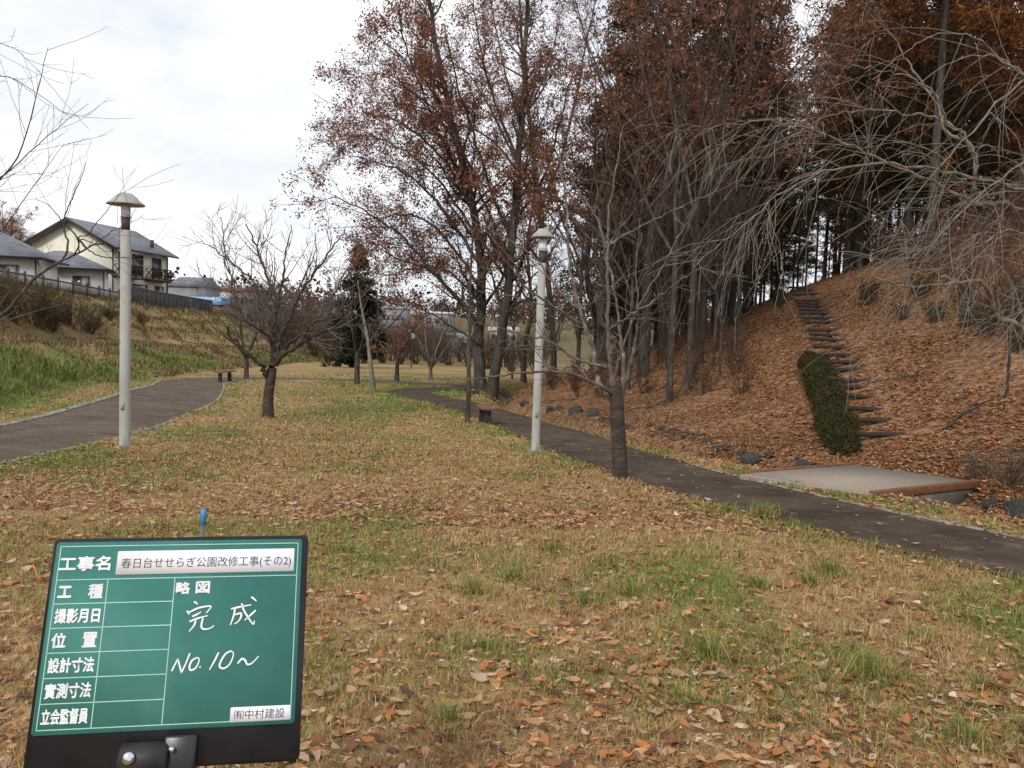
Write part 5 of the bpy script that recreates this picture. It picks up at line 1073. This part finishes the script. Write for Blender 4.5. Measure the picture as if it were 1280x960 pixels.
def grass_obj(name, parts):
    off = 0; Vs, Q, T_, Cs = [], [], [], []
    for V, q_, t_, c in parts: Vs.append(V); Q.append(q_ + off); T_.append(t_ + off); Cs.append(c); off += len(V)
    o = mk(name, np.vstack(Vs), [np.vstack(Q), np.vstack(T_)], M['grass'], col=np.vstack(Cs)); o['kind'] = 'stuff'; return o
x, y = np.concatenate([np.stack(wedge(310000, 1.9, 13, .74, 2.2), 1), np.stack(wedge(90000, 11, 48, .60, 1.0), 1)]).T
g_, l_, d_ = masks(x, y); pd = path_d(x, y); e = d_bank(x, y); tuft = vnoise(x, y, .22, 31)
keep = (pd > -.03 + .07 * rg.random(len(x))) & (l_ < .35) & (d_ < .4) & (rg.random(len(x)) < .45 + .75 * tuft) & (e < .6)
x, y, g_, tuft = x[keep], y[keep], g_[keep], tuft[keep]; n = len(x)
isg = rg.random(n) < np.clip(g_ * 1.0 + .03, 0, .9); c = np.where(isg[:, None], pick(GRS, n), pick(DRY, n))
h = (.022 + .045 * tuft + .018 * isg) * rg.uniform(.6, 1.4, n); w = .0022 + .00085 * np.maximum(y - 2, 0)
lx, ly = wedge(76000, 1.9, 14, .74, 2.2); k_ = (path_d(lx, ly) > .02) & (d_hill(lx, ly) < -.9) & (d_bank(lx, ly) < .3); lx, ly = lx[k_], ly[k_]; m_ = len(lx)
grass_obj('lawn_grass', [blades(x, y, h * (1 + .012 * y), w, c, .9), blades(lx, ly, rg.uniform(.012, .04, m_), .0018 + .0006 * ly, pick([(.60, .45, .25), (.50, .34, .15), (.42, .24, .10), (.30, .16, .065)], m_), 4.0)])
# rough grass of the bank on the left, and of the stream edge
x = rg.uniform(-48, -8.5, 290000); y = 9 * (108 / 9) ** rg.random(290000); e = d_bank(x, y); g_, _, _ = masks(x, y); cl = vnoise(x, y, .8, 41)
keep = (e > .05) & (e < 19) & (rg.random(len(x)) < .32 + cl) & (path_d(x, y) > .15); x, y, g_, cl, e = x[keep], y[keep], g_[keep], cl[keep], e[keep]; n = len(x)
isg = rg.random(n) < np.clip(g_ * 1.0, 0, .8); c = np.where(isg[:, None], pick(GRS, n) * .8, pick([(.24, .17, .085), (.30, .22, .12), (.16, .11, .055), (.20, .145, .075), (.12, .085, .048), (.17, .15, .06)], n))
h = (.09 + .34 * cl ** 2 * np.where(e > 8.2, 1.5, 1) * np.where(np.abs(e - 6.3) < 1.5, .4, 1)) * rg.uniform(.6, 1.3, n); h = h * (1 + .1 * np.exp(-(((x + 12.6) / 3.4) ** 2 + ((y - 19) / 6.5) ** 2))); bank_parts = [blades(x, y, h, .008 + .0009 * y, c, .8)]
grass_obj('bank_grass', bank_parts)
x, y = wedge(60000, 5, 42, .75, 2); d = d_hill(x, y); cl = vnoise(x, y, .5, 51)
keep = (d > -1.5) & (d < 1.2) & (cl > .45) & (path_d(x, y) > .08) & ~((x > 3.2) & (x < 6.2) & (y > 9.6) & (y < 12.4) & (np.abs((x - 3.7) * sk[1] - (y - 10.6) * sk[0]) < .95)); x, y, cl = x[keep], y[keep], cl[keep]; n = len(x)
c = np.where((rg.random(n) < .12)[:, None], pick(GRS, n) * .8, pick([(.30, .18, .07), (.25, .14, .055), (.35, .24, .11), (.16, .09, .04)], n))
grass_obj('stream_grass', [blades(x, y, (.05 + .22 * cl ** 2) * rg.uniform(.5, 1.3, n), .004 + .0008 * y, c, .9)])
# green tufts that stand out of the lawn
tufts = [(890, 822, 1.2), (1095, 850, 1.3), (955, 645, 1.3), (905, 640, 1.0), (590, 742, 1.1), (640, 725, 1.0), (790, 745, 1.1), (945, 735, .9), (1040, 718, 1.2), (1010, 730, .9), (560, 905, .9), (440, 690, .7), (730, 755, .8), (1150, 800, .8), (1210, 930, 1.1), (600, 810, .7), (1000, 660, .8), (940, 600, .7), (1220, 860, .7), (860, 880, .7), (500, 660, .6), (690, 690, .8)]
for k, (px, py, sc) in enumerate(tufts):
    p = ground(px, py); n = int(150 * sc); rr = np.abs(rg.normal(size=n)) * .10 * sc; a = rg.uniform(0, 6.28, n); x = p[0] + rr * np.cos(a); y = p[1] + rr * np.sin(a)
    c = np.where((rg.random(n) < .8)[:, None], pick(GRS, n), pick(DRY, n)); V, q_, t_, c = blades(x, y, rg.uniform(.05, .16, n) * sc, np.full(n, .0035 + .0004 * p[1]), c, 1.0)
    o = mk('grass_tuft', V - p, [q_, t_], M['grass'], col=c, loc=p); tag(o, 'green grass tuft standing among the dead leaves of the lawn', 'grass tuft', 'green tufts in the lawn')
PALE = [(.50, .34, .22), (.44, .28, .165), (.56, .41, .29), (.40, .24, .13)]; BRN = [(.34, .15, .06), (.46, .185, .058), (.44, .17, .055), (.28, .11, .045), (.18, .075, .036), (.44, .24, .11), (.12, .055, .03), (.50, .27, .12)]
def leaves(x, y, size, col, zo, detail):
    n = len(x); a = rg.uniform(0, 6.28, n); d = np.c_[np.cos(a), np.sin(a), rg.normal(size=n) * .10]; d = nv(d); up = nv(np.c_[rg.normal(size=(n, 2)) * .15, np.ones(n)]); s = nv(np.cross(up, d)); up = np.cross(d, s)
    P = np.c_[x, y, height(x, y) + zo]; L_ = size[:, None]; wd = size[:, None] * rg.uniform(.32, .56, (n, 1)); curl = rg.normal(size=(n, 1)) * .16; fold = rg.uniform(-.12, .22, (n, 1)); tw_ = rg.normal(size=(n, 1)) * .3
    st = np.array([0, .16, .36, .58, .8, 1.0]) if detail else np.array([0, .5, 1.0]); wd_ = np.array([.05, .58, .92, 1.0, .70, .06]) if detail else np.array([.05, 1, .05])
    if detail: wj = wd_[None] * (1 + rg.normal(size=(n, len(st))) * .08)
    else: wj = np.repeat(wd_[None], n, 0)
    V = np.empty((n, len(st), 3, 3))
    for i, t in enumerate(st):
        c_ = P + d * L_ * (t - .5) + up * L_ * (curl * (2 * (t - .5)) ** 2 + .0); sd_ = s + up * tw_ * (t - .5) * 2
        for j, k in enumerate((-1, 0, 1)): V[:, i, j] = c_ + sd_ * wd * .5 * k * wj[:, i:i + 1] + up * abs(k) * wd * fold * wj[:, i:i + 1]
    V = V.reshape(-1, 3); m = len(st) * 3; ii = np.array([(r * 3 + j, r * 3 + j + 1, r * 3 + j + 4, r * 3 + j + 3) for r in range(len(st) - 1) for j in (0, 1)])
    F = (np.arange(n)[:, None, None] * m + ii[None]).reshape(-1, 4); return V, F, np.repeat(col, m, 0)
def leaf_obj(name, parts):
    off = 0; Vs, Fs, Cs = [], [], []
    for V, Fq, c in parts: Vs.append(V); Fs.append(Fq + off); Cs.append(c); off += len(V)
    o = mk(name, np.vstack(Vs), [np.vstack(Fs)], M['leaf'], col=np.vstack(Cs)); o['kind'] = 'stuff'; return o
def lawn_leaves(n, y0, y1, detail, sz, zo):
    x, y = wedge(int(n * 1.2), y0, y1, .74, 1.9); n = len(x); dn = fbm(x, y, 1.6, 61); g_, l_, d_ = masks(x, y); e = d_bank(x, y)
    keep = (path_d(x, y) > -.05) & (l_ < .6) & (rg.random(n) < .52 + .62 * sstep(.35, .62, dn) * (1 - .45 * g_)) & ((e < .0) | (path_d(x, y) < 1.0)) & ((x - foot[0]) ** 2 + (y - foot[1]) ** 2 > .002)
    x, y = x[keep], y[keep]; n = len(x); pale = rg.random(n) < .28; return leaves(x, y, sz * np.clip(np.exp(rg.normal(size=n) * .34) * .88, .35, 1.75), np.where(pale[:, None], pick(PALE, n), pick(BRN, n)), zo + rg.uniform(-.008, .022, n), detail)
parts = [lawn_leaves(15500, 2.1, 8.5, True, .068, .012), lawn_leaves(40000, 2.1, 9, False, .032, .008), lawn_leaves(66000, 7.5, 26, False, .074, .014), lawn_leaves(7000, 24, 48, False, .12, .02)]
leaf_obj('fallen_leaves', parts)
# the wooded slope: a carpet
x, y = wedge(300000, 6.5, 50, .78, 2.5); d = d_hill(x, y); far_ = sstep(8, 30, y)
keep = (d > -1.9) & (path_d(x, y) > .0) & (x > -4) & (rg.random(len(x)) < np.where(d < 0, .55, .9) * (.15 + 1.15 * sstep(.28, .62, fbm(x, y, 2.6, 71)))) & ~((x > 3.1) & (np.abs((x - 3.74) * sk[1] - (y - 10.58) * sk[0]) < .88) & ((x - 3.74) * sk[0] + (y - 10.58) * sk[1] > -.1) & ((x - 3.74) * sk[0] + (y - 10.58) * sk[1] < 2.4))
keep2 = np.ones(len(x), bool)
for p_ in lp: keep2 &= ~((x > 0) & (np.abs((x - p_[0]) * ld[0] + (y - p_[1]) * ld[1]) < .75) & (np.abs((x - p_[0]) * sd[0] + (y - p_[1]) * sd[1] + .05) < .11))
x, y = x[keep][keep2[keep]], y[keep][keep2[keep]]; n = len(x); pale = rg.random(n) < np.where(d_hill(x, y) < .3, .34, .16); SLP = BRN + [(.30, .14, .06), (.24, .11, .05)]
leaf_obj('leaf_litter', [leaves(x, y, .085 * rg.uniform(.55, 1.3, n) * (1 + .012 * y), np.where(pale[:, None], pick(PALE, n) * .85, pick(SLP, n) * (.78 + .65 * fbm(x, y, 3.0, 91))[:, None]), rg.uniform(.004, .05, n), False)])
# a few on the two paths and the deck
x, y = wedge(4200, 4, 36, .75, 1); pd = path_d(x, y); keep = (pd < -.02) & (rg.random(len(x)) < np.where(x > -2, .45, .2) + .6 * (pd > -.2)); x, y = x[keep], y[keep]; n = len(x)
leaf_obj('path_leaves', [leaves(x, y, .075 * rg.uniform(.6, 1.2, n), np.where((rg.random(n) < .5)[:, None], pick(PALE, n), pick(BRN, n)), .012 + 0 * x, False)])
